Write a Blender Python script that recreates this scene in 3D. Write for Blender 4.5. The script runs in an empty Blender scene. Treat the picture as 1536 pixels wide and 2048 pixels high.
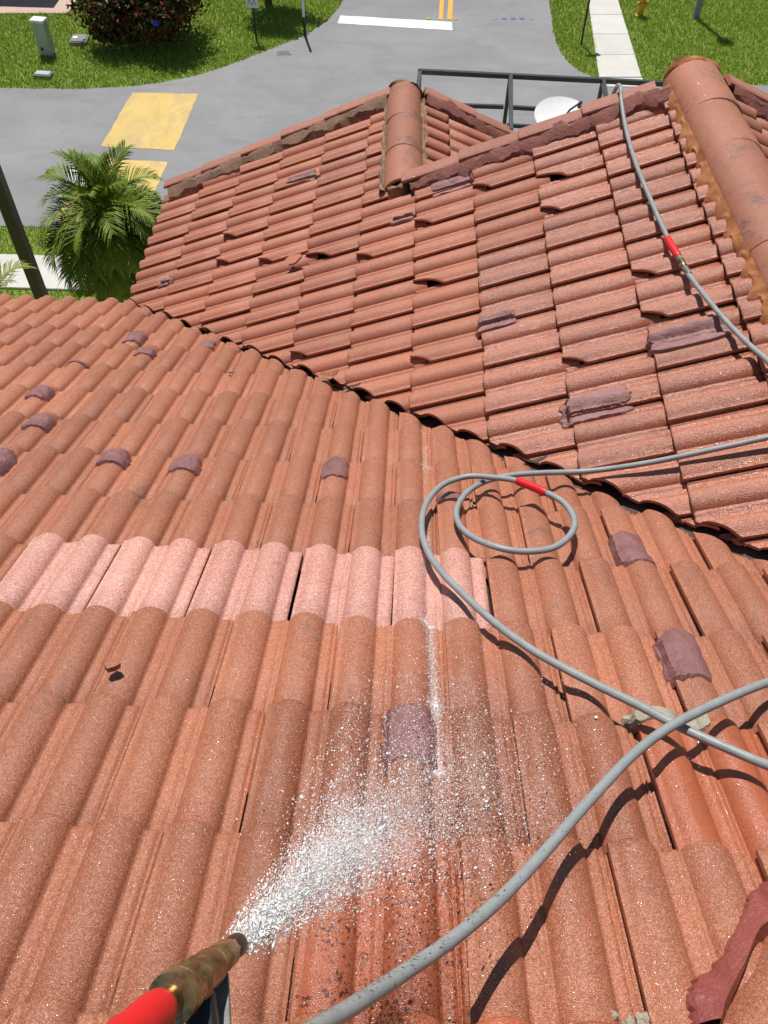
import bpy, bmesh, math, random
import numpy as np
from mathutils import Vector, Matrix, noise as mnoise
random.seed(7); rng = np.random.default_rng(7)
S = bpy.context.scene
COL = S.collection
rad = math.radians

# ------------------------------------------------------------------ camera
FPX = 1647.27                                   # focal length in pixels of a 1536 x 2048 picture
CAM = Vector((0.4735, -1.1479, 1.9450))
PITCH, YAW, ROLL = 0.9021, -0.0202, 0.0205
fw = Vector((math.sin(YAW)*math.cos(PITCH), math.cos(YAW)*math.cos(PITCH), -math.sin(PITCH)))
r0 = Vector((math.cos(YAW), -math.sin(YAW), 0)); u0 = r0.cross(fw)
rt = math.cos(ROLL)*r0 + math.sin(ROLL)*u0
up = -math.sin(ROLL)*r0 + math.cos(ROLL)*u0
cd = bpy.data.cameras.new('camera'); cam = bpy.data.objects.new('camera', cd); COL.objects.link(cam)
cam.matrix_world = Matrix(((rt.x, up.x, -fw.x, CAM.x), (rt.y, up.y, -fw.y, CAM.y), (rt.z, up.z, -fw.z, CAM.z), (0, 0, 0, 1)))
cd.sensor_fit = 'VERTICAL'; cd.sensor_height = 36.0; cd.sensor_width = 27.0
cd.lens = FPX/2048*36.0; cd.clip_start = 0.02; cd.clip_end = 1500
S.camera = cam

# ------------------------------------------------------------------ sky, sun, exposure
SUN_EL, SUN_AZ = rad(64), rad(-17)              # azimuth from +Y, negative = to the left
w_ = bpy.data.worlds.new('World'); S.world = w_; w_.use_nodes = True
nt = w_.node_tree; nt.nodes.clear()
sky = nt.nodes.new('ShaderNodeTexSky'); sky.sky_type = 'NISHITA'; sky.sun_disc = False
sky.sun_elevation = SUN_EL; sky.sun_rotation = SUN_AZ; sky.air_density = 1.0; sky.dust_density = 0.6
bg = nt.nodes.new('ShaderNodeBackground'); bg.inputs[1].default_value = 0.06
ow = nt.nodes.new('ShaderNodeOutputWorld')
nt.links.new(sky.outputs[0], bg.inputs[0]); nt.links.new(bg.outputs[0], ow.inputs[0])
sl = bpy.data.lights.new('sun', 'SUN'); sl.energy = 5.0; sl.angle = rad(0.53); sl.color = (1.0, 0.955, 0.90)
so = bpy.data.objects.new('sun', sl); COL.objects.link(so)
SUNV = Vector((math.sin(SUN_AZ)*math.cos(SUN_EL), math.cos(SUN_AZ)*math.cos(SUN_EL), math.sin(SUN_EL)))
so.rotation_euler = SUNV.to_track_quat('Z', 'Y').to_euler(); so.location = (-5, 20, 30)
S.view_settings.view_transform = 'Standard'; S.view_settings.look = 'None'
S.view_settings.exposure = 0.10; S.view_settings.gamma = 1.0; S.view_settings.use_curve_mapping = False
S.render.engine = 'CYCLES'

# ------------------------------------------------------------------ geometry helpers
AP = 0.4309; BP = 0.4349                        # pitches of the near slope and of the cross gable
W = 0.14141; E = 0.36; EB = 0.3472              # roll spacing, exposed tile lengths
ZE = -10*E*math.sin(AP)                         # height of the eave
XB0, XBE = -1.3575, -1.2553
ZB0 = ZE + 0.0123 + (XB0-XBE)*math.tan(BP)
ZG = -8.5                                       # ground
NA = Vector((0, math.sin(AP), math.cos(AP))); DA = Vector((0, math.cos(AP), -math.sin(AP)))
NB = Vector((-math.sin(BP), 0, math.cos(BP))); DB = Vector((-math.cos(BP), 0, -math.sin(BP)))
PB = Vector((XB0, 0, ZB0))
XR = 1.985; ZR = ZB0 + (XR-XB0)*math.tan(BP)    # main ridge of the cross gable
XS = 0.470; ZS = ZB0 + (XS-XB0)*math.tan(BP)    # ridge of the small front gable
YR1, YR2 = 4.62, 3.33                           # front edges of the small and the big gable
def ray(x, y): return fw*FPX + rt*(x-768) - up*(y-1024)
def on_plane(x, y, P, n, h=0.0):
    d = ray(x, y); return CAM + d*((h + n.dot(P) - n.dot(CAM))/n.dot(d))
def onA(x, y, h=0.0): return on_plane(x, y, Vector((0, 0, 0)), NA, h)
def onB(x, y, h=0.0): return on_plane(x, y, PB, NB, h)
def onZ(x, y, z=ZG): return on_plane(x, y, Vector((0, 0, z)), Vector((0, 0, 1)))
def at(x, y, dist): return CAM + ray(x, y).normalized()*dist

def link(o, parent=None, pw=None):
    COL.objects.link(o)
    if parent is not None:
        o.parent = parent
        if pw is not None: o.matrix_parent_inverse = pw.inverted()
    return o
def mesh_obj(name, verts, faces, mat=None, parent=None, pw=None, smooth=False):
    me = bpy.data.meshes.new(name); me.from_pydata([tuple(v) for v in verts], [], faces); me.update()
    if smooth: me.polygons.foreach_set('use_smooth', [True]*len(me.polygons))
    o = bpy.data.objects.new(name, me)
    if mat: me.materials.append(mat)
    return link(o, parent, pw)
def bm_obj(name, bm, mat=None, parent=None, pw=None, smooth=False, sharp=None):
    bmesh.ops.recalc_face_normals(bm, faces=bm.faces)
    if sharp is not None:
        for e in bm.edges:
            if len(e.link_faces) == 2 and e.calc_face_angle(0) > sharp: e.smooth = False
    me = bpy.data.meshes.new(name); bm.to_mesh(me); bm.free()
    if smooth: me.polygons.foreach_set('use_smooth', [True]*len(me.polygons))
    o = bpy.data.objects.new(name, me)
    if mat: me.materials.append(mat)
    return link(o, parent, pw)
def empty(name, loc, label=None, cat=None, group=None, rz=0):
    o = bpy.data.objects.new(name, None); o.location = loc; o.rotation_euler = (0, 0, rz); o.empty_display_size = 0.1
    COL.objects.link(o)
    return tag(o, label, cat, group)
def tag(o, label=None, cat=None, group=None, kind=None):
    if label: o['label'] = label
    if cat: o['category'] = cat
    if group: o['group'] = group
    if kind: o['kind'] = kind
    return o
def add_box(bm, c, s, M=None, bev=0.0, seg=1):
    r = bmesh.ops.create_cube(bm, size=1.0); vs = r['verts']
    T = Matrix.Translation(c) @ Matrix.Diagonal((s[0], s[1], s[2], 1))
    if M is not None: T = M @ T
    bmesh.ops.transform(bm, matrix=T, verts=vs)
    if bev > 0:
        es = list({e for v in vs for e in v.link_edges})
        bmesh.ops.bevel(bm, geom=es, offset=bev, segments=seg, affect='EDGES', profile=0.5)
def frame_of(d, ref=Vector((0, 0, 1))):
    d = d.normalized()
    if abs(d.dot(ref)) > 0.99: ref = Vector((1, 0, 0))
    a = d.cross(ref).normalized(); b = a.cross(d)
    return a, b
def bar(bm, p, q, wd, ht, bev=0.0):
    p = Vector(p); q = Vector(q); d = (q-p); a, b = frame_of(d)
    M = Matrix.Translation((p+q)/2) @ Matrix((a, d.normalized(), b)).transposed().to_4x4()
    add_box(bm, (0, 0, 0), (wd, d.length, ht), M, bev)
def tube(bm, pts, radii, n=10, caps=True):
    pts = [Vector(p) for p in pts]; m = len(pts)
    if not hasattr(radii, '__len__'): radii = [radii]*m
    t = [(pts[min(i+1, m-1)]-pts[max(i-1, 0)]).normalized() for i in range(m)]
    a, b = frame_of(t[0]); rings = []
    for i in range(m):
        a = (a - t[i]*a.dot(t[i])).normalized(); b = t[i].cross(a)
        rings.append([bm.verts.new(pts[i] + (a*math.cos(2*math.pi*k/n)+b*math.sin(2*math.pi*k/n))*radii[i]) for k in range(n)])
    for i in range(m-1):
        for k in range(n):
            bm.faces.new((rings[i][k], rings[i][(k+1) % n], rings[i+1][(k+1) % n], rings[i+1][k]))
    if caps:
        bm.faces.new(rings[0][::-1]); bm.faces.new(rings[-1])
def lathe(bm, prof, M=None, n=20):
    """prof: list of (radius, height) turned about local Z"""
    rings = []
    for r, z in prof:
        rings.append([bm.verts.new((r*math.cos(2*math.pi*k/n), r*math.sin(2*math.pi*k/n), z)) for k in range(n)])
    for i in range(len(prof)-1):
        for k in range(n):
            bm.faces.new((rings[i][k], rings[i][(k+1) % n], rings[i+1][(k+1) % n], rings[i+1][k]))
    bm.faces.new(rings[0][::-1]); bm.faces.new(rings[-1])
    if M is not None: bmesh.ops.transform(bm, matrix=M, verts=[v for r in rings for v in r])
def catmull(P, k=8):
    P = [Vector(p) for p in P]; out = []
    Q = [2*P[0]-P[1]] + P + [2*P[-1]-P[-2]]
    for i in range(1, len(Q)-2):
        a, b, c, d = Q[i-1:i+3]
        for j in range(k):
            t = j/k
            out.append(0.5*((2*b)+(c-a)*t+(2*a-5*b+4*c-d)*t*t+(3*b-a-3*c+d)*t**3))
    out.append(P[-1]); return out
def nz(x, y=0.0, z=0.0): return mnoise.noise(Vector((x, y, z)))

# ------------------------------------------------------------------ materials
class NT:
    def __init__(self, name):
        self.m = bpy.data.materials.new(name); self.m.use_nodes = True
        self.t = self.m.node_tree; self.b = self.t.nodes['Principled BSDF']; self.l = self.t.links
        self.pos = self.t.nodes.new('ShaderNodeNewGeometry').outputs['Position']
    def n(self, ty, **kw):
        x = self.t.nodes.new(ty)
        for k, v in kw.items(): setattr(x, k, v)
        return x
    def noise(self, scale, detail=3, rough=0.55, dist=0.0, vec=None):
        x = self.n('ShaderNodeTexNoise'); x.inputs['Scale'].default_value = scale; x.inputs['Detail'].default_value = detail
        x.inputs['Roughness'].default_value = rough; x.inputs['Distortion'].default_value = dist
        self.l.new(vec or self.pos, x.inputs['Vector']); return x.outputs['Fac']
    def voro(self, scale, out='Distance', vec=None):
        x = self.n('ShaderNodeTexVoronoi'); x.inputs['Scale'].default_value = scale
        self.l.new(vec or self.pos, x.inputs['Vector']); return x.outputs[out]
    def scalev(self, s):
        x = self.n('ShaderNodeVectorMath', operation='MULTIPLY'); self.l.new(self.pos, x.inputs[0]); x.inputs[1].default_value = s
        return x.outputs[0]
    def ramp(self, fac, a, b, lo=0.0, hi=1.0):
        x = self.n('ShaderNodeMapRange'); x.inputs[1].default_value = a; x.inputs[2].default_value = b
        x.inputs[3].default_value = lo; x.inputs[4].default_value = hi; x.clamp = True
        self.l.new(fac, x.inputs[0]); return x.outputs[0]
    def mix(self, f, a, b, mode='MIX'):
        x = self.n('ShaderNodeMix', data_type='RGBA', blend_type=mode)
        for i, v in ((0, f), (6, a), (7, b)):
            if hasattr(v, 'type') or hasattr(v, 'is_linked'): self.l.new(v, x.inputs[i])
            else: x.inputs[i].default_value = v if i == 0 else (*v, 1)
        return x.outputs[2]
    def math(self, op, a, b=0.0):
        x = self.n('ShaderNodeMath', operation=op)
        for i, v in ((0, a), (1, b)):
            if hasattr(v, 'is_linked'): self.l.new(v, x.inputs[i])
            else: x.inputs[i].default_value = v
        return x.outputs[0]
    def bump(self, h, s, d=0.002, prev=None):
        x = self.n('ShaderNodeBump'); x.inputs['Strength'].default_value = s; x.inputs['Distance'].default_value = d
        self.l.new(h, x.inputs['Height'])
        if prev is not None: self.l.new(prev, x.inputs['Normal'])
        return x.outputs[0]
    def done(self, col=None, rough=None, normal=None, **kw):
        if col is not None:
            if hasattr(col, 'is_linked'): self.l.new(col, self.b.inputs['Base Color'])
            else: self.b.inputs['Base Color'].default_value = (*col, 1)
        if rough is not None:
            if hasattr(rough, 'is_linked'): self.l.new(rough, self.b.inputs['Roughness'])
            else: self.b.inputs['Roughness'].default_value = rough
        if normal is not None: self.l.new(normal, self.b.inputs['Normal'])
        for k, v in kw.items():
            i = self.b.inputs[k.replace('_', ' ')]
            i.default_value = v
        return self.m
    def rand(self): return self.n('ShaderNodeObjectInfo').outputs['Random']

def m_tile(name, base, light, dark, stain=0.45, rough=(0.45, 0.65), grain=0.6, stain_at=(0.60, 0.72), specks=None, spec=0.5, crest=None, wetpan=None, gs=520, bs=(0.55, 0.0014), pool=None):
    t = NT(name)
    c = t.mix(t.ramp(t.noise(2.2, 4), 0.35, 0.65), base, light)
    c = t.mix(t.ramp(t.noise(11, 4, 0.6), 0.45, 0.75, 0, 0.55), c, dark)
    tc = t.n('ShaderNodeTexCoord'); sx = t.n('ShaderNodeSeparateXYZ'); t.l.new(tc.outputs['Object'], sx.inputs[0]); zc = sx.outputs['Z']
    if crest:                                   # weathered, browner tops of the rolls
        c = t.mix(t.math('MULTIPLY', t.ramp(zc, 0.006, 0.026), t.ramp(t.noise(7, 4), 0.25, 0.6, 0.35, 1.0)), c, crest)
    vc = t.voro(gs, 'Color'); sc = t.n('ShaderNodeSeparateColor'); t.l.new(vc, sc.inputs[0])
    g1, g2_, g3 = sc.outputs[0], sc.outputs[1], sc.outputs[2]
    c = t.mix(t.ramp(g1, 0.0, 0.40, grain, 0.0), c, tuple(0.50*v for v in dark))
    c = t.mix(t.ramp(g2_, 0.62, 1.0, 0.0, grain), c, tuple(min(0.95, 1.5*v+0.07) for v in light))
    st = t.math('MULTIPLY', t.ramp(t.noise(5.5, 6, 0.7, 0.6), *stain_at, 0, stain), t.ramp(t.noise(45, 3), 0.35, 0.6))
    c = t.mix(st, c, (0.085, 0.075, 0.062))
    if specks:
        sp = t.math('MULTIPLY', t.ramp(t.noise(105, 3, 0.6), 0.56, 0.61), t.ramp(t.noise(12, 3), 0.42, 0.58))
        c = t.mix(sp, c, specks)
    h = t.n('ShaderNodeHueSaturation'); t.l.new(c, h.inputs['Color'])
    t.l.new(t.ramp(t.rand(), 0, 1, 0.86, 1.10), h.inputs['Value'])
    b1 = t.bump(t.noise(38, 3), 0.25, 0.004)
    b2 = t.bump(t.voro(gs, 'Distance'), bs[0], bs[1], b1)
    b2 = t.bump(g3, 0.30, 0.0010, b2)
    r = t.ramp(t.noise(60, 3), 0.3, 0.7, rough[0], rough[1])
    if wetpan:
        f = t.math('MULTIPLY', t.ramp(zc, 0.006, 0.018, 1.0, 0.0), t.ramp(t.noise(3.0, 3), 0.35, 0.6, 0.3, 1.0))
        mx = t.n('ShaderNodeMix', data_type='FLOAT'); t.l.new(f, mx.inputs[0]); t.l.new(r, mx.inputs[2]); mx.inputs[3].default_value = wetpan; r = mx.outputs[0]
    # a few granules carry a water film and flash in the sun
    hout = h.outputs[0]
    if pool:                                    # tiles soaked by the spray: darker and glossier
        (px_, py_, pz_), rad_ = pool
        vm = t.n('ShaderNodeVectorMath', operation='DISTANCE'); t.l.new(t.pos, vm.inputs[0]); vm.inputs[1].default_value = (px_, py_, pz_)
        dd = t.math('ADD', vm.outputs['Value'], t.math('MULTIPLY', t.math('SUBTRACT', t.noise(9, 4), 0.5), 0.28))
        wf = t.ramp(dd, rad_*0.55, rad_, 1.0, 0.0)
        hout = t.mix(t.math('MULTIPLY', wf, 0.55), hout, (0.62, 0.50, 0.42), 'MULTIPLY')
        mx = t.n('ShaderNodeMix', data_type='FLOAT'); t.l.new(wf, mx.inputs[0]); t.l.new(r, mx.inputs[2]); mx.inputs[3].default_value = 0.33; r = mx.outputs[0]
    gl = t.n('ShaderNodeMix', data_type='FLOAT'); t.l.new(t.ramp(g3, 0.90, 0.92), gl.inputs[0]); t.l.new(r, gl.inputs[2]); gl.inputs[3].default_value = 0.12
    return t.done(hout, gl.outputs[0], b2, Specular_IOR_Level=spec)
M = {}
M['tile'] = m_tile('terracotta', (0.345, 0.118, 0.058), (0.390, 0.140, 0.070), (0.285, 0.098, 0.050), crest=(0.290, 0.106, 0.058), grain=0.75, stain=0.5, stain_at=(0.60, 0.70), pool=(tuple(onA(880, 1560, 0.02)), 0.52))
M['tileB'] = m_tile('terracotta_lifted', (0.400, 0.138, 0.074), (0.435, 0.155, 0.086), (0.340, 0.120, 0.066), stain=0.35, crest=(0.375, 0.136, 0.078))  # near-slope terracotta lightened to make up for weaker sun on the cross gable
M['wet'] = m_tile('terracotta_wet', (0.390, 0.134, 0.074), (0.425, 0.152, 0.086), (0.330, 0.116, 0.066), stain=0.35, rough=(0.45, 0.62), spec=0.8, crest=(0.365, 0.133, 0.078), wetpan=0.17, gs=300, bs=(0.75, 0.0022))  # base lightened likewise to make up for the weaker sun
M['pink'] = m_tile('pink_new', (0.53, 0.240, 0.185), (0.59, 0.31, 0.25), (0.45, 0.185, 0.135), stain=0.25, grain=0.8, gs=420)
M['red'] = m_tile('red_worn', (0.335, 0.085, 0.034), (0.385, 0.105, 0.046), (0.270, 0.070, 0.028), stain=0.2, rough=(0.22, 0.42), spec=0.5, grain=0.35)
M['redspeck'] = m_tile('red_speckled', (0.310, 0.080, 0.032), (0.360, 0.100, 0.044), (0.245, 0.064, 0.026), stain=0.2, rough=(0.22, 0.42), specks=(0.065, 0.018, 0.014), grain=0.4)
M['cap'] = m_tile('ridge_cap', (0.345, 0.125, 0.068), (0.395, 0.150, 0.086), (0.28, 0.102, 0.058), stain=0.7, stain_at=(0.54, 0.64), grain=0.45)
M['rake'] = m_tile('rake_tile', (0.33, 0.122, 0.078), (0.37, 0.140, 0.092), (0.28, 0.105, 0.065), stain=0.3, grain=0.35)
def m_mortar(name, a, b, rough=0.55, cr=True, spec=0.5):
    t = NT(name)
    c = t.mix(t.ramp(t.noise(9, 4), 0.35, 0.65), a, b)
    g = t.noise(420, 2, 0.7)
    c = t.mix(t.ramp(g, 0.62, 0.74, 0, 0.35), c, tuple(min(0.9, 1.8*v) for v in b))
    bb = t.bump(t.noise(26, 5, 0.7, 1.2), 0.6, 0.012)
    bb = t.bump(t.noise(70, 5, 0.65, 0.8), 0.6, 0.005, bb)
    bb = t.bump(g, 0.5, 0.0015, bb)
    return t.done(c, rough, bb, Specular_IOR_Level=spec)
M['patch'] = m_mortar('purple_mortar', (0.190, 0.078, 0.074), (0.255, 0.115, 0.110), 0.5)
M['patchB'] = m_mortar('purple_mortar_lifted', (0.250, 0.118, 0.108), (0.325, 0.165, 0.155), 0.55)  # paler copy of the purple mortar, lightened to offset shading on the cross gable
M['patchwet'] = m_mortar('red_mortar', (0.250, 0.060, 0.052), (0.290, 0.075, 0.065), 0.30)
M['brown'] = m_mortar('brown_mortar', (0.19, 0.105, 0.065), (0.27, 0.160, 0.105), 0.8)
M['orange'] = m_mortar('orange_mortar', (0.36, 0.130, 0.042), (0.45, 0.180, 0.065), 0.8)
M['grey'] = m_mortar('grey_mortar', (0.30, 0.27, 0.20), (0.38, 0.35, 0.27), 0.7)
M['redbed'] = m_mortar('red_bed_mortar', (0.19, 0.062, 0.045), (0.25, 0.085, 0.062), 0.75)

def m_simple(name, c, rough=0.5, metal=0.0, var=0.12, sc=20, bump=0.0, spec=0.5):
    t = NT(name)
    f = t.noise(sc, 4)
    col = t.mix(t.ramp(f, 0.3, 0.7), tuple(v*(1-var) for v in c), tuple(min(1, v*(1+var)) for v in c))
    nrm = t.bump(t.noise(sc*4, 4), bump, 0.004) if bump else None
    return t.done(col, rough, nrm, Metallic=metal, Specular_IOR_Level=spec)
M['felt'] = m_simple('black_underlay', (0.03, 0.022, 0.018), 0.9)
M['flash'] = m_simple('valley_metal', (0.07, 0.045, 0.035), 0.55, 0.3)
M['wall'] = m_simple('stucco', (0.62, 0.50, 0.38), 0.9, 0, 0.06, 60, 0.4)
M['fascia'] = m_simple('fascia_paint', (0.45, 0.33, 0.25), 0.6)
M['glass'] = m_simple('window_glass', (0.03, 0.04, 0.05), 0.08)
def m_hose():
    t = NT('grey_rubber')
    c = t.mix(t.ramp(t.noise(30, 3), 0.3, 0.7), (0.225, 0.245, 0.245), (0.285, 0.305, 0.305))
    c = t.mix(t.ramp(t.noise(170, 3), 0.66, 0.71, 0, 0.8), c, (0.03, 0.03, 0.03))
    c = t.mix(t.ramp(t.noise(75, 4), 0.62, 0.8, 0, 0.35), c, (0.12, 0.11, 0.10))
    return t.done(c, 0.45, t.bump(t.noise(300, 2), 0.25, 0.001))
M['hose'] = m_hose()
M['redsleeve'] = m_simple('red_rubber', (0.62, 0.010, 0.016), 0.42, 0, 0.08, 25, 0.1)
def m_brass():
    t = NT('tarnished_brass')
    c = t.mix(t.ramp(t.noise(38, 5, 0.6, 0.4), 0.40, 0.64), (0.13, 0.088, 0.040), (0.40, 0.305, 0.145))
    c = t.mix(t.ramp(t.noise(70, 4), 0.58, 0.72, 0, 0.6), c, (0.44, 0.44, 0.36))
    return t.done(c, t.ramp(t.noise(55, 4), 0.3, 0.7, 0.20, 0.45), t.bump(t.noise(220, 3), 0.18, 0.001), Metallic=0.85)
M['brass'] = m_brass()
M['steel'] = m_simple('worn_steel', (0.16, 0.16, 0.15), 0.6, 0.4, 0.3, 60, 0.1)
M['brown_tip'] = m_simple('brown_tip', (0.06, 0.035, 0.022), 0.4, 0.4)
M['blackplastic'] = m_simple('black_plastic', (0.012, 0.012, 0.014), 0.45)
M['alu'] = m_simple('bronze_aluminium', (0.085, 0.092, 0.10), 0.30, 0.5, 0.1)
M['white'] = m_simple('white_paint', (0.78, 0.79, 0.78), 0.45, 0, 0.04)
M['pedestal'] = m_simple('pale_green_plastic', (0.40, 0.47, 0.42), 0.5, 0, 0.06)
M['pedtop'] = m_simple('pale_cap', (0.66, 0.70, 0.66), 0.5, 0, 0.04)
M['darkpost'] = m_simple('dark_post', (0.018, 0.02, 0.022), 0.5)
M['bronze'] = m_simple('bronze_post', (0.055, 0.042, 0.033), 0.45, 0.2)
M['galv'] = m_simple('galvanised', (0.24, 0.27, 0.31), 0.5, 0.4)
M['hydrant'] = m_simple('yellow_enamel', (0.62, 0.36, 0.02), 0.4)
M['teal'] = m_simple('teal_enamel', (0.10, 0.42, 0.42), 0.4)
M['signteal'] = m_simple('sign_teal', (0.02, 0.20, 0.24), 0.5)
M['blue'] = m_simple('bright_blue', (0.02, 0.03, 0.65), 0.4)
M['lid'] = m_simple('grey_lid', (0.20, 0.20, 0.19), 0.8)
M['lidblue'] = m_simple('pale_blue_lid', (0.34, 0.44, 0.46), 0.7)
M['bark'] = m_simple('bark', (0.16, 0.12, 0.085), 0.9, 0, 0.3, 12, 0.8)
M['stem'] = m_simple('palm_stem', (0.20, 0.15, 0.09), 0.9, 0, 0.3, 20, 0.8)
M['dryleaf'] = m_simple('dry_leaf', (0.30, 0.12, 0.05), 0.7, 0, 0.3, 60, 0.5)
M['darkleaf'] = m_simple('dark_leaf', (0.05, 0.035, 0.025), 0.8)

def m_asphalt():
    t = NT('asphalt')
    c = t.mix(t.ramp(t.noise(0.35, 5, 0.6), 0.35, 0.68), (0.205, 0.206, 0.210), (0.262, 0.262, 0.264))
    st = t.noise(1.0, 5, 0.62, 0.7, t.scalev((0.45, 1.0, 1)))
    c = t.mix(t.ramp(st, 0.46, 0.70, 0, 0.40), c, (0.140, 0.140, 0.148))
    w2 = t.noise(2.4, 6, 0.7, 1.2, t.scalev((0.7, 1.5, 1)))
    c = t.mix(t.ramp(w2, 0.54, 0.72, 0, 0.25), c, (0.150, 0.150, 0.155))
    c = t.mix(t.ramp(t.noise(1.6, 6, 0.65), 0.56, 0.75, 0, 0.4), c, (0.275, 0.272, 0.265))
    g = t.noise(95, 3, 0.7)
    c = t.mix(t.ramp(g, 0.3, 0.45, 0.45, 0), c, (0.11, 0.11, 0.112))
    c = t.mix(t.ramp(g, 0.58, 0.7, 0, 0.4), c, (0.34, 0.34, 0.335))
    c = t.mix(t.ramp(t.noise(7, 3, 0.6), 0.70, 0.74, 0, 0.7), c, (0.09, 0.088, 0.085))
    return t.done(c, 0.85, t.bump(g, 0.5, 0.008))
M['asphalt'] = m_asphalt()
def m_conc(name, a, b):
    t = NT(name)
    c = t.mix(t.ramp(t.noise(1.3, 5, 0.6), 0.35, 0.65), a, b)
    c = t.mix(t.ramp(t.noise(7, 5, 0.65), 0.58, 0.74, 0, 0.35), c, tuple(v*0.75 for v in a))
    h = t.n('ShaderNodeHueSaturation'); t.l.new(c, h.inputs['Color']); t.l.new(t.ramp(t.rand(), 0, 1, 0.94, 1.05), h.inputs['Value'])
    return t.done(h.outputs[0], 0.9, t.bump(t.noise(60, 3), 0.3, 0.004))
M['concrete'] = m_conc('concrete', (0.50, 0.485, 0.44), (0.56, 0.545, 0.50))
M['pinkconc'] = m_conc('pink_concrete', (0.47, 0.34, 0.27), (0.52, 0.39, 0.31))
def m_yellow():
    t = NT('yellow_road_paint')
    c = t.mix(t.ramp(t.noise(1.4, 5, 0.6), 0.35, 0.65), (0.55, 0.375, 0.095), (0.60, 0.425, 0.135))
    wv = t.noise(2.2, 6, 0.7, 1.0, t.scalev((1.0, 0.5, 1)))
    c = t.mix(t.ramp(wv, 0.44, 0.66, 0, 0.85), c, (0.42, 0.310, 0.13))
    c = t.mix(t.ramp(t.noise(30, 4, 0.7), 0.60, 0.70, 0, 0.5), c, (0.30, 0.26, 0.17))
    return t.done(c, 0.7, t.bump(t.noise(80, 3), 0.3, 0.004))
M['yellow'] = m_yellow()
def m_line(name, c, d):
    t = NT(name)
    k = t.mix(t.ramp(t.noise(12, 5, 0.7), 0.58, 0.74, 0, 0.6), c, d)
    return t.done(k, 0.7)
M['wline'] = m_line('white_road_paint', (0.66, 0.66, 0.62), (0.42, 0.42, 0.40))
M['yline'] = m_line('yellow_line_paint', (0.60, 0.33, 0.035), (0.40, 0.28, 0.10))
M['bline'] = m_line('blue_mark_paint', (0.06, 0.11, 0.25), (0.16, 0.17, 0.20))
M['faint'] = m_line('faint_mark_paint', (0.20, 0.20, 0.205), (0.16, 0.16, 0.165))
M['tar'] = m_line('tar_patch', (0.115, 0.105, 0.10), (0.15, 0.145, 0.14))
def m_ground():
    t = NT('soil_and_turf')
    c = t.mix(t.ramp(t.noise(0.8, 5), 0.35, 0.65), (0.140, 0.215, 0.018), (0.185, 0.250, 0.030))
    c = t.mix(t.ramp(t.noise(3.1, 5, 0.65), 0.56, 0.72, 0, 0.6), c, (0.13, 0.12, 0.055))
    c = t.mix(t.ramp(t.noise(28, 4, 0.7), 0.32, 0.5, 0.7, 0), c, (0.040, 0.075, 0.012))
    return t.done(c, 0.9, t.bump(t.noise(28, 4), 0.4, 0.03))
M['turf'] = m_ground()
def m_blade():
    t = NT('grass_blade')
    c = t.mix(t.ramp(t.noise(0.7, 4), 0.35, 0.65), (0.340, 0.450, 0.030), (0.420, 0.520, 0.055))
    c = t.mix(t.ramp(t.noise(2.6, 5, 0.65), 0.55, 0.72, 0, 0.55), c, (0.55, 0.53, 0.20))
    c = t.mix(t.ramp(t.noise(17, 3), 0.40, 0.62), c, (0.260, 0.370, 0.028))
    c = t.mix(t.ramp(t.noise(80, 2), 0.67, 0.70), c, (0.62, 0.62, 0.42))
    return t.done(c, 0.42, None, Specular_IOR_Level=0.5)
M['blade'] = m_blade()
def m_leaf(name, a, b, c_=None, sc=1.2, rough=0.4, th=(0.5, 0.62), trans=0.15):
    t = NT(name)
    c = t.mix(t.ramp(t.noise(sc, 4), 0.35, 0.65), a, b)
    c = t.mix(t.ramp(t.noise(sc*14, 3), 0.4, 0.65, 0, 0.6), c, tuple(v*0.6 for v in a))
    if c_: c = t.mix(t.ramp(t.noise(sc*5, 4), th[0], th[1], 0, 0.85), c, c_)
    m = t.done(c, rough, None, Specular_IOR_Level=0.18)
    return m
M['palm'] = m_leaf('palm_leaf', (0.105, 0.165, 0.012), (0.185, 0.245, 0.022), None, 2.0, 0.55)
M['palmy'] = m_leaf('palm_leaf_yellow', (0.17, 0.22, 0.035), (0.26, 0.30, 0.06), None, 2.0, 0.55)
M['shrub'] = m_leaf('shrub_leaf', (0.025, 0.050, 0.012), (0.050, 0.085, 0.020), (0.17, 0.026, 0.015), 0.9, 0.4, (0.46, 0.60))
M['treeleaf'] = m_leaf('tree_leaf', (0.035, 0.075, 0.012), (0.06, 0.11, 0.02), None, 0.8)
def m_water():
    t = NT('water_droplets')
    m = t.done((0.99, 0.99, 0.995), 0.22, None, Transmission_Weight=0.0, IOR=1.33, Specular_IOR_Level=0.5)
    tr = t.n('ShaderNodeBsdfTranslucent'); tr.inputs[0].default_value = (0.97, 0.975, 0.99, 1)
    mx = t.n('ShaderNodeMixShader'); mx.inputs[0].default_value = 0.12
    t.l.new(t.b.outputs[0], mx.inputs[1]); t.l.new(tr.outputs[0], mx.inputs[2])
    t.l.new(mx.outputs[0], t.t.nodes['Material Output'].inputs['Surface'])
    return m
M['water'] = m_water()
def m_film():
    t = NT('water_foam')
    return t.done((0.86, 0.87, 0.90), 0.15, None, Transmission_Weight=0.55, IOR=1.33)
M['foam'] = m_film()

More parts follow.
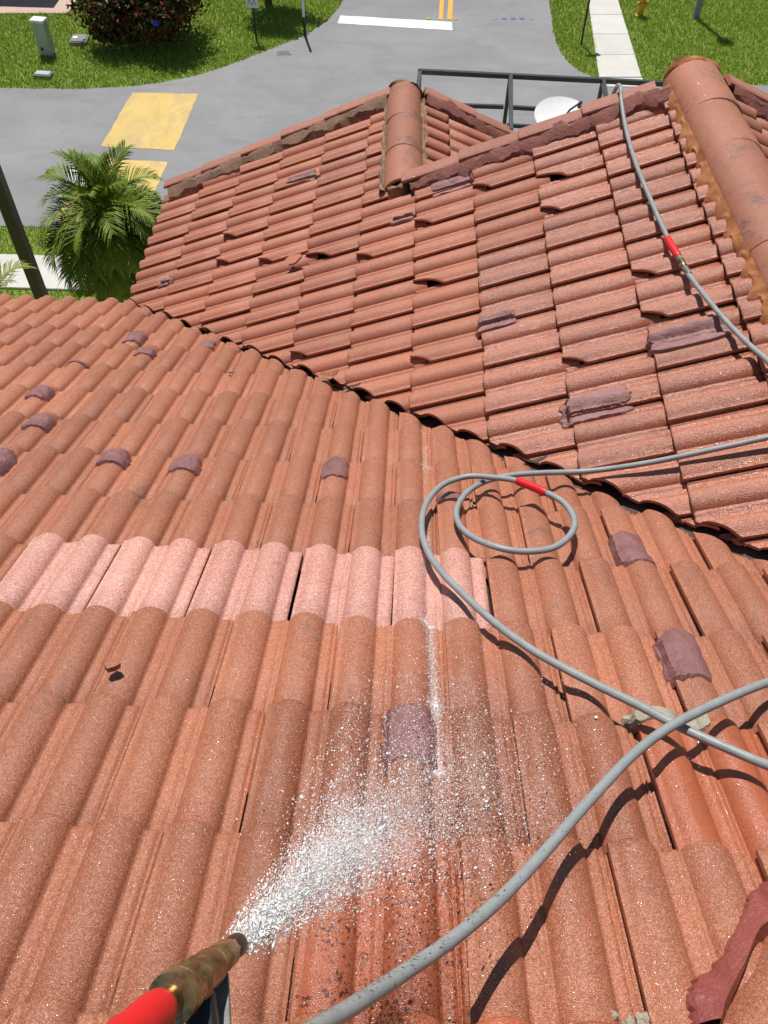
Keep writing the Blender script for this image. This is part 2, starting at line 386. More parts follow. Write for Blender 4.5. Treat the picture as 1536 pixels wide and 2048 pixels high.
# ------------------------------------------------------------------ ground, road, pavements
def poly_sheet(name, pts, z, mat, parent=None, kind='structure', sub=0):
    bm = bmesh.new(); vs = [bm.verts.new((p[0], p[1], z)) for p in pts]; bm.faces.new(vs)
    bmesh.ops.triangulate(bm, faces=bm.faces)
    bmesh.ops.recalc_face_normals(bm, faces=bm.faces)
    for f in bm.faces:
        if f.normal.z < 0: f.normal_flip()
    me = bpy.data.meshes.new(name); bm.to_mesh(me); bm.free(); me.materials.append(mat)
    o = link(bpy.data.objects.new(name, me), parent)
    if parent is None and kind: o['kind'] = kind
    return o
poly_sheet('ground', [(-300, -200), (300, -200), (300, 400), (-300, 400)], ZG, M['turf'])
def g2(*pp): return [(onZ(*p).x, onZ(*p).y) for p in pp]
def smooth2(P, k=5): return [(v.x, v.y) for v in catmull([Vector((p[0], p[1], 0)) for p in P], k)]
edgeL = smooth2(g2((0, 177), (100, 178), (180, 178), (290, 170), (400, 150), (500, 115), (560, 92), (620, 65), (662, 35), (688, 0)))
edgeL = [(p[0]+0.05*nz(i*0.9), p[1]+0.05*nz(i*0.9, 5)) for i, p in enumerate(edgeL)]
edgeR = smooth2(g2((1098, 0), (1106, 60), (1116, 95), (1136, 125), (1165, 146), (1197, 160)))
edgeR = [(p[0]+0.05*nz(i*0.8, 9), p[1]+0.05*nz(i*0.8, 3)) for i, p in enumerate(edgeR)]
nearY = onZ(60, 449).y
road_poly = ([(-90, edgeL[0][1]+0.6), (-30, edgeL[0][1]+0.25)] + edgeL + [(-1.75, 40), (-1.9, 140), (5.0, 140), (4.85, 40)] + edgeR
             + [(7.6, onZ(1197, 160).y), (60, onZ(1197, 160).y-1), (60, nearY+1), (6.4, nearY+1), (6.4, 6.0), (-0.4, 6.0), (-0.4, nearY), (-90, nearY-1.2)])
road = poly_sheet('road', road_poly, ZG+0.012, M['asphalt'])
def marking(name, pts, mat, z=0.018): return poly_sheet(name, pts, ZG+z, mat, road)
def rough_quad(pp, amp=0.015, n=14):
    out = []
    for i in range(4):
        a = Vector(pp[i]); b = Vector(pp[(i+1) % 4])
        for k in range(n):
            q = a.lerp(b, k/n); out.append((q.x+amp*random.uniform(-1, 1), q.y+amp*random.uniform(-1, 1)))
    return out
b1 = g2((265, 186), (397, 189), (349, 302), (202, 294)); marking('crossing_bar', rough_quad(b1), M['yellow'])
b2 = g2((187, 317), (336, 325), (283, 447), (111, 438)); marking('crossing_bar', rough_quad(b2), M['yellow'])
marking('stop_line', rough_quad(g2((681, 32), (904, 45), (905, 62), (675, 48)), 0.012), M['wline'])
for a_, b_ in ((877, 886), (894, 904)):
    p, q = g2((a_, 40), (b_, 41)); e = g2((a_+3, 0), (b_+2, 0))
    f1 = (e[0][0]+(e[0][0]-p[0])*3, e[0][1]+(e[0][1]-p[1])*3); f2 = (e[1][0]+(e[1][0]-q[0])*3, e[1][1]+(e[1][1]-q[1])*3)
    marking('centre_line', rough_quad([p, q, f2, f1], 0.006, 30), M['yline'], 0.022)
for i, (x, m_) in enumerate(((990, 'faint'), (1008, 'bline'), (1026, 'bline'), (1043, 'bline'), (1063, 'faint'))):
    c = onZ(x, 38); pts = [(c.x+s*0.065*(1+0.2*random.random()), c.y+t_*0.07*(1+0.3*random.random())) for s, t_ in ((-1, -1), (0.2, -1.2), (1, -0.8), (1.1, 0.9), (0.3, 0.5), (-0.4, 0.6), (-0.9, 1))]
    marking('survey_mark', pts, M[m_], 0.019)
marking('tar_patch', rough_quad(g2((554, 103), (578, 103), (583, 111), (556, 112)), 0.02, 5), M['tar'])
marking('white_arrow_mark', g2((140, 338), (160, 345), (150, 368), (132, 366)), M['wline'], 0.024)
marking('white_arrow_mark', g2((168, 352), (186, 356), (182, 378), (158, 374)), M['wline'], 0.024)
def reflector(px, py):
    c = onZ(px, py, ZG+0.012); bm = bmesh.new(); add_box(bm, c+Vector((0, 0, 0.011)), (0.12, 0.09, 0.022), None, 0.009)
    return bm_obj('road_reflector', bm, M['yline'], road)
reflector(857, 38); reflector(912, 39)

side = poly_sheet('sidewalk', [(5.4, 22.4), (7.4, 22.4), (7.5, 90), (6.2, 90)], ZG+0.006, M['turf']); side['kind'] = 'structure'
L0, R0 = Vector(g2((1197, 157))[0]), Vector(g2((1283, 157))[0]); L1, R1 = Vector(g2((1175, 0))[0]), Vector(g2((1235, 0))[0])
def slab(name, q, mat, parent, top=0.05, gap=0.008):
    c = sum((Vector(p) for p in q), Vector((0, 0)))/4
    q = [Vector(p)+(c-Vector(p)).normalized()*gap for p in q]
    bm = bmesh.new(); lo = [bm.verts.new((p.x, p.y, ZG-0.05)) for p in q]; hi = [bm.verts.new((p.x, p.y, ZG+top)) for p in q]
    bm.faces.new(lo[::-1]); bm.faces.new(hi)
    for i in range(4): bm.faces.new((lo[i], lo[(i+1) % 4], hi[(i+1) % 4], hi[i]))
    es = [e for e in bm.edges if all(v in hi for v in e.verts)]
    bmesh.ops.bevel(bm, geom=es, offset=0.01, segments=1, affect='EDGES')
    return bm_obj(name, bm, mat, parent)
n_ = 20
step = 1.42/((L1-L0).length)
for i in range(n_):
    a, b = i*step, (i+1)*step
    slab('slab', [L0.lerp(L1, a), R0.lerp(R1, a), R0.lerp(R1, b), L0.lerp(L1, b)], M['concrete'], side, 0.045+0.006*random.random())
slab('ramp_slab', [L0+Vector((-0.05, -0.55)), R0+Vector((0.05, -0.55)), R0+Vector((0.02, -0.01)), L0+Vector((-0.02, -0.01))], M['concrete'], side, 0.03)
side2 = poly_sheet('front_path', [(-40, onZ(0, 578).y-0.05), (-2.2, onZ(0, 578).y+0.2), (-2.2, onZ(0, 510).y+0.25), (-40, onZ(0, 510).y)], ZG+0.006, M['turf'])
ya, yb = onZ(0, 578).y, onZ(0, 511).y
for i in range(12):
    x0 = -18+i*1.3
    slab('slab', [(x0, ya), (x0+1.3, ya), (x0+1.3, yb), (x0, yb)], M['concrete'], side2, 0.05)
drv = poly_sheet('pink_driveway', g2((-200, 28), (136, 28), (165, -18), (240, -120), (-200, -120)), ZG+0.02, M['pinkconc'])

# grass blades on the lawns that the camera can see
def in_poly(x, y, P):
    P = np.array(P); x2, y2 = np.roll(P[:, 0], -1), np.roll(P[:, 1], -1); c = np.zeros(len(x), bool)
    for (a, b, c2, d) in zip(P[:, 0], P[:, 1], x2, y2):
        t = ((b > y) != (d > y))
        with np.errstate(divide='ignore', invalid='ignore'):
            c ^= t & (x < (c2-a)*(y-b)/(d-b)+a)
    return c
def grass(regions):
    X, Y = [], []
    for (xa, xb, ya_, yb_, dens) in regions:
        n = int((xb-xa)*(yb_-ya_)*dens); X.append(rng.uniform(xa, xb, n)); Y.append(rng.uniform(ya_, yb_, n))
    X = np.concatenate(X); Y = np.concatenate(Y)
    bad = in_poly(X, Y, road_poly) | in_poly(X, Y, [(L0.x, L0.y-0.5), (R0.x, R0.y-0.5), (R1.x+0.5*(R1.x-R0.x), R1.y+.5*(R1.y-R0.y)), (L1.x+.5*(L1.x-L0.x), L1.y+.5*(L1.y-L0.y))])
    bad |= (Y > ya) & (Y < yb) & (X < -2.3)
    bad |= in_poly(X, Y, g2((-200, 28), (136, 28), (165, -18), (240, -120), (-200, -120)))
    X, Y = X[~bad], Y[~bad]; n = len(X)
    h = rng.uniform(0.05, 0.115, n); wd = rng.uniform(0.006, 0.013, n); th = rng.uniform(0, 2*np.pi, n); le = rng.uniform(0.1, 1.0, n)*h; ph = rng.uniform(0, 2*np.pi, n)
    V = np.zeros((n, 3, 3)); V[:, 0] = np.stack([X-np.cos(th)*wd, Y-np.sin(th)*wd, np.full(n, ZG)], 1)
    V[:, 1] = np.stack([X+np.cos(th)*wd, Y+np.sin(th)*wd, np.full(n, ZG)], 1)
    V[:, 2] = np.stack([X+np.cos(ph)*le, Y+np.sin(ph)*le, ZG+h], 1)
    me = bpy.data.meshes.new('grass'); me.vertices.add(3*n); me.vertices.foreach_set('co', V.ravel())
    me.loops.add(3*n); me.loops.foreach_set('vertex_index', np.arange(3*n)); me.polygons.add(n)
    me.polygons.foreach_set('loop_start', np.arange(0, 3*n, 3)); me.update(calc_edges=True); me.materials.append(M['blade'])
    return link(bpy.data.objects.new('grass', me))
gr = grass([(-14, -1.2, 20.8, 30, 900), (4.6, 14, 22, 31, 900), (-12, -3, 12.0, 15, 700)])
tag(gr, 'short green lawn grass beside the grey road', 'grass', kind='stuff')

# ------------------------------------------------------------------ the roof tile
H = 0.0330; TILT = 0.021; TH = 0.012
def prof_pts():
    P = []
    for i in (0, 1):
        s0 = i*W; a = 0.34*W; c = s0+a
        for x in (-1, -.95, -.84, -.68, -.45, -.2, .0, .2, .45, .68, .84, .95, 1):
            z = H*max(0, 1-abs(x)**2.0)**(0.72 if x < 0 else 0.60)
            if i == 0 and x < -.6: z = max(z, 0.0165)
            P.append((c+a*x, z))
        if i == 0: P += [(s0+.72*W, -.001), (s0+.80*W, -.0005), (s0+.88*W, .001), (s0+.895*W, .0045), (s0+.965*W, .0055)]
        else: P += [(s0+.72*W, -.001), (s0+.80*W, -.0005), (s0+.865*W, 0.0), (s0+.88*W, -.008), (s0+.905*W, -.008), (s0+.915*W, -.002), (s0+.935*W, -.002), (s0+.945*W, -.014),
                    (s0+1.06*W, -.014), (s0+1.08*W, -.007), (s0+1.13*W, -.007), (s0+1.15*W, -.014), (s0+1.30*W, -.014)]
    return P
PROF = prof_pts()
def roll_z(s):
    s = s % (2*W)
    return float(np.interp(s, [p[0] for p in PROF], [p[1] for p in PROF]))
def tile_mesh(L, chip=None, crack=None, seed=0):
    """chip: (side, width, length); bm in tile coordinates x across, y down the slope, z up"""
    rr = random.Random(seed); bm = bmesh.new(); top, bot = [], []
    PR = PROF if not crack else [p for p in PROF if p[0] < 1.87*W]+[(1.97*W, 0.0)]
    for s, z in PR:
        end = L; jag = 0.0
        if chip:
            side_, cw, cl = chip
            q = s/cw if side_ == 'L' else (s-(1.64*W-cw))/cw
            q = 1-q if side_ == 'L' else q
            if 0 < q <= 1.6 and (side_ == 'L' or s < 1.68*W): end = L - cl*min(1, q)**0.55 + 0.004*rr.uniform(-1, 1)
        st = [(-0.065, 0), (0.5*end, 0), (end-0.022, 0), (end-0.006, -0.0004), (end-0.0015, -0.0022), (end, -0.006)]
        ct, cb = [], []
        for y, dz in st:
            t = (y/L-1)*TILT
            zz = z
            ct.append(bm.verts.new((s, y, zz+dz+t)))
            cb.append(bm.verts.new((s, min(y, end-0.002), zz-TH+t)))
        top.append(ct); bot.append(cb)
    n, m = len(PR), 6
    sharp = []
    for i in range(n-1):
        for j in range(m-1):
            bm.faces.new((top[i][j], top[i+1][j], top[i+1][j+1], top[i][j+1])).smooth = True
            bm.faces.new((bot[i][j], bot[i][j+1], bot[i+1][j+1], bot[i+1][j])).smooth = True
        bm.faces.new((top[i][m-1], top[i+1][m-1], bot[i+1][m-1], bot[i][m-1]))
        bm.faces.new((top[i][0], bot[i][0], bot[i+1][0], top[i+1][0]))
    for j in range(m-1):
        bm.faces.new((top[0][j], top[0][j+1], bot[0][j+1], bot[0][j]))
        bm.faces.new((top[n-1][j], bot[n-1][j], bot[n-1][j+1], top[n-1][j+1]))
    for e in bm.edges:
        if len(e.link_faces) == 2 and (e.calc_face_angle(0) > 0.9): e.smooth = False
    return bm
def to_mesh(bm, name, mat):
    me = bpy.data.meshes.new(name); bm.to_mesh(me); bm.free(); me.materials.append(mat); return me
MESH = {}
def get_mesh(L, kind, mat):
    k = (round(L, 4), kind, mat)
    if k not in MESH:
        chip = {'plain': None, 'chipA': ('L', 0.30*W, 0.10), 'chipB': ('L', 0.42*W, 0.17), 'chipC': ('R', 0.30*W, 0.12)}[kind]
        MESH[k] = to_mesh(tile_mesh(L, chip, crack=(mat == 'pink'), seed=hash(kind) % 99 if False else len(kind)*7+ord(kind[-1])), 'roof_tile', M[mat])
    return MESH[k]
def cut_mesh(L, kind, mat, Mx, planes):
    chip = {'plain': None, 'chipA': ('L', 0.30*W, 0.10), 'chipB': ('L', 0.42*W, 0.17), 'chipC': ('R', 0.30*W, 0.12)}[kind]
    bm = tile_mesh(L, chip, seed=3); bm.transform(Mx)
    for co, no in planes:      # keep the side the normal points away from
        g = list(bm.verts)+list(bm.edges)+list(bm.faces)
        r = bmesh.ops.bisect_plane(bm, geom=g, plane_co=co, plane_no=no, clear_outer=True, dist=1e-5)
        es = [e for e in r['geom_cut'] if isinstance(e, bmesh.types.BMEdge)]
        if es:
            try: bmesh.ops.holes_fill(bm, edges=[e for e in bm.edges if e.is_boundary], sides=0)
            except Exception: pass
            for e in es: e.smooth = False
    if len(bm.faces) == 0: bm.free(); return None
    bm.transform(Mx.inverted())
    return to_mesh(bm, 'roof_tile', M[mat])
def basis(r, d, n, o):
    return Matrix(((r.x, d.x, n.x, o.x), (r.y, d.y, n.y, o.y), (r.z, d.z, n.z, o.z), (0, 0, 0, 1)))

# ------------------------------------------------------------------ the house
HB = Vector((0.4, 1.6, ZG))
house = empty('house', HB, 'two-storey house with worn terracotta roll tile roofs in the foreground', 'house')
HW = Matrix.Translation(HB); IDM = Matrix.Identity(4)
def part(name, bm, mat, **k): return bm_obj(name, bm, mat, house, HW, **k)
# valley line between the two slopes, in plan
VA, VB = Vector((-1.385, 3.335, 0)), Vector((1.50, 0.535, 0))
vd = (VB-VA).normalized(); vn = Vector((-vd.y, vd.x, 0))          # vn points to the cross gable
if vn.x+vn.y < 0: vn = -vn
def planeA_z(x, y): return -y*math.tan(AP)
def planeB_z(x): return ZB0+(x-XB0)*math.tan(BP)
def deck(name, pts, zf, drop, mat):
    bm = bmesh.new(); t_ = [bm.verts.new((x, y, zf(x, y)-drop)) for x, y in pts]; b_ = [bm.verts.new((x, y, zf(x, y)-drop-0.05)) for x, y in pts]
    bm.faces.new(t_); bm.faces.new(b_[::-1])
    for i in range(len(pts)): bm.faces.new((t_[i], b_[i], b_[(i+1) % len(pts)], t_[(i+1) % len(pts)]))
    return part(name, bm, mat)
yE = 10*E*math.cos(AP)
v0 = VA - vd*0.02; v1 = VB + vd*1.6
HIPC = 2.02                                       # hip at the right: x - y = HIPC
slopeA = deck('roof_slope', [(-3.2, -2.0), (0.0, -2.0), (1.26, -0.76), (v1.x-0.25, v1.y+0.1), (VB.x-.02, VB.y-.02), (VA.x, VA.y-0.04), (VA.x, yE-0.05), (-3.2, yE-0.05)], planeA_z, 0.052, M['felt'])
slopeB = deck('roof_slope', [(XB0+0.04, VA.y+0.03), (VB.x, VB.y+.03), (XR, VB.y-0.45), (XR, YR2-0.03), (XS, YR2-0.03), (XS, YR1-0.03), (XB0+0.04, YR1-0.03)], lambda x, y: planeB_z(x), 0.052, M['felt'])
slopeC = deck('roof_slope', [(XR, -0.3), (XR+2.6, -0.3), (XR+2.6, YR2-0.03), (XR, YR2-0.03)], lambda x, y: ZR-(x-XR)*math.tan(BP), 0.052, M['felt'])
slopeD = deck('roof_slope', [(XS, YR2-0.5), (XS+2.0, YR2-0.5), (XS+2.0, YR1-0.03), (XS, YR1-0.03)], lambda x, y: ZS-(x-XS)*math.tan(BP), 0.052, M['felt'])
for o, l in ((slopeA, 'near slope seen from above, falling away to the eave'), (slopeB, 'cross gable slope falling to the left'), (slopeC, 'slope beyond the long ridge'), (slopeD, 'right slope of the small front gable')):
    o['label'] = l

def put_tile(slope, Mx, L, kind, mat, planes):
    # decide whether the tile meets any cutting plane
    crn = [Mx @ Vector(c) for c in ((0, -.06, 0), (2.3*W, -.06, 0), (0, L, 0), (2.3*W, L, 0))]
    use = []
    for co, no in planes:
        ds = [(c-co).dot(no) for c in crn]
        if min(ds) > -0.012: return None
        if max(ds) > 0: use.append((co, no))
    me = cut_mesh(L, kind, mat, Mx, use) if use else get_mesh(L, kind, mat)
    if me is None: return None
    o = bpy.data.objects.new('roof_tile', me); o.matrix_basis = Mx
    return link(o, slope)
def jitter(Mx, a=0.006, z=0.0022, d=0.005):
    return Mx @ Matrix.Translation((random.uniform(-.0015, .0015), random.uniform(-d, d), random.uniform(-z, z))) @ Matrix.Rotation(random.uniform(-a, a), 4, 'Z')

# --- near slope
def jointA(r): return 1.40 if r % 2 == 0 else 0.40
def surfA(x, y):
    """plan x, distance along slope in courses -> height of tile top over the slope plane"""
    v = y; r = math.ceil(v-1e-6)-1; d = (v-r)*E
    return roll_z(((x/W-jointA(r)) % 2)*W) + (d/E-1)*TILT
def ptA(x, v, h): return Vector((x, v*E*math.cos(AP), -v*E*math.sin(AP))) + NA*h
gapV = 0.014
plA = [(VA-vn*gapV, vn), (Vector((HIPC, 0, 0)), Vector((1, -1, 0)).normalized())]
xlo = {9: -2.7, 8: -2.5, 7: -2.3, 6: -2.1, 5: -1.9, 4: -1.75, 3: -1.6, 2: -1.45, 1: -1.3, 0: -1.15, -1: -1.05, -2: -.9, -3: -.75, -4: -.6, -5: -.5}
for r in range(-5, 10):
    m = math.floor((xlo[r]/W-jointA(r))/2)
    while True:
        k = jointA(r)+2*m; m += 1
        x = k*W
        if x > 2.05: break
        Mx = basis(Vector((1, 0, 0)), DA, NA, ptA(x, r, 0))
        mat = 'tile'; kind = 'plain'
        if r == 0 and -4.8 < k < 3.6:
            mat = 'pink'; Mx = Mx @ Matrix.Translation((random.uniform(-.003, .003), 0.016+random.uniform(-.004, .006), 0.004)) @ Matrix.Rotation(random.uniform(-.016, .016), 4, 'Z') @ Matrix.Diagonal((0.968 if k < -1 else 0.984, 1, 1, 1))
        else:
            Mx = jitter(Mx)
        if r == -2 and 7 < k < 8: mat = 'red'
        if r == -3 and 2 < k < 3: mat = 'redspeck'
        if r == -4 and 2.5 < k < 8: mat = 'red'
        put_tile(slopeA, Mx, E, kind, mat, plA)

# --- cross gable
PH = [.07, .45, .82, .19, .56, .95, .35, .76, .22, .67, .14, .58]
chips = [(446, 521), (533, 516), (654, 503), (440, 457), (959, 375), (842, 444), (736, 511), (867, 566), (1320, 625), (1156, 720), (1294, 545), (1099, 355), (1097, 423), (833, 720), (608, 712)]
big = {(654, 503), (867, 566), (1099, 355)}
chip_at = []
for p in chips: q = onB(*p); chip_at.append((q.x, q.y, p in big))
def surfB(x, y):
    u = (x-XB0)/math.cos(BP); n = max(0, min(10, math.floor(u/EB))); d = EB-(u-n*EB)
    drift = (PH[n+1]-PH[n]-0.5+0.02) % 1; drift = (drift-1 if drift > 0.5 else drift)*2*W
    s = (y-2*W*PH[n]-drift*(1-d/EB)) % (2*W)
    return roll_z(s)+(d/EB-1)*TILT
def ptB(x, y, h): return Vector((x, y, planeB_z(x)))+NB*h
for n in range(0, 11):
    drift = (PH[n+1]-PH[n]-0.5) % 1; drift = (drift-1 if drift > 0.5 else drift)*2*W
    ymax = YR1 if n <= 5 else YR2
    m = math.floor((0.2)/(2*W))
    while True:
        y = 2*W*(m+PH[n]); m += 1
        if y > ymax+0.05: break
        xn = XB0+n*EB*math.cos(BP)
        if (Vector((xn+EB*.9, y+2*W, 0))-VA).dot(vn) < -0.02: continue
        O = ptB(XB0+(n+1)*EB*math.cos(BP), y+drift, 0)
        Mx = basis(Vector((0, 1, 0)), DB, NB, O) @ Matrix.Rotation(drift/EB*0.35, 4, 'Z')
        kind = 'plain'
        for cx, cy, bg_ in chip_at:
            if abs(cx-xn-0.03) < 0.15 and -0.06 < cy-y < 0.2: kind = 'chipB' if bg_ else 'chipA'
        planes = [(VA+vn*gapV, -vn), (Vector((0, ymax-0.05, 0)), Vector((0, 1, 0)))]
        if n >= 9: planes.append((Vector((XR-0.05, 0, 0)), Vector((1, 0, 0))))
        if n == 5 and y+W > YR2-0.03: planes.append((Vector((XS-0.03, 0, 0)), Vector((1, 0, 0))))
        if n > 5 or y > 99: pass
        wet = (n >= 7 and y < 2.2) or n >= 8
        put_tile(slopeB, jitter(Mx, 0.007, 0.0025, 0.004), EB, kind, 'wet' if wet else 'tileB', planes)
# --- slopes that fall to the right
for slope, x0, z0, y0, y1, nc, ylo in ((slopeC, XR, ZR, 0.6, YR2, 4, 0), (slopeD, XS, ZS, YR2-0.42, YR1, 4, 0)):
    dC = Vector((math.cos(BP), 0, -math.sin(BP))); nC = Vector((math.sin(BP), 0, math.cos(BP))); rC = Vector((0, -1, 0))
    for n in range(nc):
        y = y1+0.04+(W if n % 2 else 0)
        while y > y0:
            O = Vector((x0, y, z0))+dC*(n*EB-0.05)
            planes = [(Vector((0, y1-0.05, 0)), Vector((0, 1, 0))), (Vector((x0+0.05, 0, 0)), Vector((-1, 0, 0)))]
            put_tile(slope, jitter(basis(rC, dC, nC, O), 0.008), EB, 'plain', 'tileB', planes)
            y -= 2*W

# --- valley metal, walls, fascias
bm = bmesh.new()
prev = None
for i in range(15):
    p = VA.lerp(VB+vd*0.9, i/14); row = []
    for s in (-0.16, -0.03, 0.0, 0.03, 0.16):
        q = p+vn*s; z = (planeA_z(q.x, q.y) if s < 0 else planeB_z(q.x)) if abs(s) > 0.001 else (planeA_z(q.x, q.y)+planeB_z(q.x))/2
        row.append(bm.verts.new((q.x, q.y, z-0.047 + (0.012 if s == 0 else 0))))
    if prev:
        for k in range(4): bm.faces.new((prev[k], prev[k+1], row[k+1], row[k]))
    prev = row
part('valley_flashing', bm, M['flash'])
def wall_box(c, s, name='wall', mat='wall'):
    bm = bmesh.new(); add_box(bm, c, s); return part(name, bm, M[mat])
hz = (ZE-0.15-ZG)
wall_box((-1.9, 1.0, ZG+hz/2), (1.9, 4.0, hz))                       # near wing
wall_box((1.15, 0.9, ZG+(hz-0.4)/2), (4.1, 4.2, hz-0.4))
wall_box((-0.22, 3.55, ZG+hz/2), (1.66, 1.9, hz))                    # small gable body
def gable(xa, xb, xr, y, zb, zr):
    bm = bmesh.new(); P = [(xa, zb), (xb, zb), (xr, zr)]
    f_ = [bm.verts.new((x, y, z)) for x, z in P]; b_ = [bm.verts.new((x, y-0.18, z)) for x, z in P]
    bm.faces.new(f_); bm.faces.new(b_[::-1])
    for i in range(3): bm.faces.new((f_[i], b_[i], b_[(i+1) % 3], f_[(i+1) % 3]))
    return part('gable_wall', bm, M['wall'])
gable(XB0+0.5, 2*XR-XB0-0.5, XR, YR2-0.25, ZB0+0.1, ZR-0.13)
gable(XB0+0.5, 2*XS-XB0-0.5, XS, YR1-0.20, ZB0+0.1, ZS-0.13)
for wx in (-0.75, 0.35):
    bm = bmesh.new(); add_box(bm, (wx, 4.505, ZG+4.6), (0.75, 0.05, 1.2)); wf = part('window', bm, M['white'])
    bm = bmesh.new(); add_box(bm, (wx, 4.535, ZG+4.6), (0.65, 0.03, 1.1)); bm_obj('pane', bm, M['glass'], wf)
bm = bmesh.new(); bar(bm, (-3.2, yE-0.02, ZE-0.13), (VA.x, yE-0.02, ZE-0.13), 0.02, 0.17); part('fascia', bm, M['fascia'])
bm = bmesh.new(); bar(bm, (XB0+0.02, VA.y+.05, ZB0-0.13), (XB0+0.02, YR1-.06, ZB0-0.13), 0.02, 0.17); part('fascia', bm, M['fascia'])

# --- ridge caps
def cap_mesh(R0, R1, L, seed):
    rr = random.Random(seed); bm = bmesh.new(); top, inn = [], []
    n = 15
    for y, R, dz in ((0, R0, 0), (0.02, R0, 0), (0.5*L, (R0+R1)/2, 0), (L-0.02, R1, 0.0), (L-0.004, R1-0.002, 0), (L, R1-0.008, 0)):
        a_, b_ = [], []
        for k in range(n):
            t = math.pi*(-0.03+1.06*k/(n-1)); x, z = R*math.cos(t), R*0.92*math.sin(t)
            a_.append(bm.verts.new((x, y, z))); b_.append(bm.verts.new((x*(1-0.016/R), min(y, L-0.004), z*(1-0.016/R))))
        top.append(a_); inn.append(b_)
    for i in range(5):
        for k in range(n-1):
            bm.faces.new((top[i][k], top[i][k+1], top[i+1][k+1], top[i+1][k]))
            bm.faces.new((inn[i][k], inn[i+1][k], inn[i+1][k+1], inn[i][k+1]))
        for k in (0, n-1): bm.faces.new((top[i][k], top[i+1][k], inn[i+1][k], inn[i][k]))
    for i in (0, 5):
        for k in range(n-1): bm.faces.new((top[i][k], top[i][k+1], inn[i][k+1], inn[i][k]))
    bmesh.ops.recalc_face_normals(bm, faces=bm.faces)
    for f in bm.faces: f.smooth = True
    for e in bm.edges:
        if len(e.link_faces) == 2 and e.calc_face_angle(0) > 0.8: e.smooth = False
    me = bpy.data.meshes.new('ridge_cap'); bm.to_mesh(me); bm.free(); return me
def bed_strip(name, P, mat, wid, hgt, seed, nseg=60, slump=0.35):
    """lumpy mortar bead along P (list of points) with half width wid, height hgt"""
    bm = bmesh.new(); Q = catmull(P, max(2, nseg//(len(P)-1))); prev = None; n = 9
    for i, q in enumerate(Q):
        t = (Q[min(i+1, len(Q)-1)]-Q[max(i-1, 0)]).normalized(); a, b = frame_of(t); row = []
        for k in range(n):
            u = math.pi*k/(n-1); j = 1+slump*nz(i*0.45, k*0.8, seed)+0.5*slump*nz(i*1.7, k*2.1, seed+3)
            row.append(bm.verts.new(q + a*math.cos(u)*wid*j + b*(math.sin(u)*hgt*j-0.01)))
        if prev:
            for k in range(n-1): bm.faces.new((prev[k], prev[k+1], row[k+1], row[k]))
        prev = row
    return part(name, bm, M[mat], smooth=True, sharp=0.7)
def ridge(name, pts_from, pts_to, R, LC, start_far, seed, bedmat):
    pts_from = Vector(pts_from); pts_to = Vector(pts_to); d = (pts_to-pts_from); L = d.length; d.normalize()
    a, b = frame_of(d)
    bm = bmesh.new(); tube(bm, [pts_from-Vector((0, 0, .03)), pts_to-Vector((0, 0, .03))], R*0.82, 14)
    root = part(name, bm, M[bedmat])
    me = cap_mesh(R*0.988, R*1.0, LC+0.06, seed); me.materials.append(M['cap'])
    i = 0; s = 0.0
    while s < L-0.05:
        o = bpy.data.objects.new('ridge_cap', me)
        P = pts_from+d*s+Vector((random.uniform(-.004, .004), 0, random.uniform(-.002, .003)+0.0))
        o.matrix_basis = basis(a, d, b, P) @ Matrix.Rotation(random.uniform(-.015, .015), 4, 'Z') @ Matrix.Rotation(0.008, 4, 'X')
        link(o, root); s += LC; i += 1
    return root
RC = 0.150
# axis runs from the front (far) end towards the viewer, caps lap so that each nearer one lies over the farther
rg = ridge('ridge', (XR-0.03, YR2+0.05, ZR-0.068), (XR+0.06, 0.35, ZR-0.058), RC, 0.385, True, 3, 'orange')
rg2 = ridge('ridge', (XS-0.03, YR1+0.03, ZS-0.062), (XS-0.005, YR2+0.10, ZS-0.058), 0.122, 0.40, True, 5, 'brown')
# end mortar
def lump(name, c, sz, mat, seed, parent=None, M3=None, n=2):
    bm = bmesh.new(); bmesh.ops.create_icosphere(bm, subdivisions=n+1, radius=1.0)
    for v in bm.verts:
        p = v.co.copy(); j = 1+0.30*nz(p.x*1.6+seed, p.y*1.6, p.z*1.6)+0.14*nz(p.x*4+seed, p.y*4, p.z*4)
        v.co = Vector((p.x*sz[0]*j, p.y*sz[1]*j, p.z*sz[2]*j))
    if M3 is not None: bm.transform(M3)
    bmesh.ops.translate(bm, vec=c, verts=bm.verts)
    if parent is None: return part(name, bm, M[mat], smooth=True, sharp=0.8)
    return bm_obj(name, bm, M[mat], parent, smooth=True, sharp=0.8)
lump('end_mortar', Vector((XS-0.01, YR2+0.045, ZS-0.052)), (0.112, 0.045, 0.088), 'brown', 3)
lump('end_mortar', Vector((XS-0.03, YR1+0.03, ZS-0.045)), (0.128, 0.045, 0.105), 'brown', 9)
lump('end_mortar', Vector((XR-0.03, YR2+0.05, ZR-0.045)), (0.146, 0.045, 0.128), 'orange', 14)
for sx in (-1, 1):
    P = [Vector((XS-0.018+sx*0.122, y, ZS-0.048)) for y in np.linspace(YR1-0.05, YR2+0.05, 7)]
    bed_strip('ridge_mortar', P, 'brown', 0.022, 0.034, 20+sx, 50, 0.8)
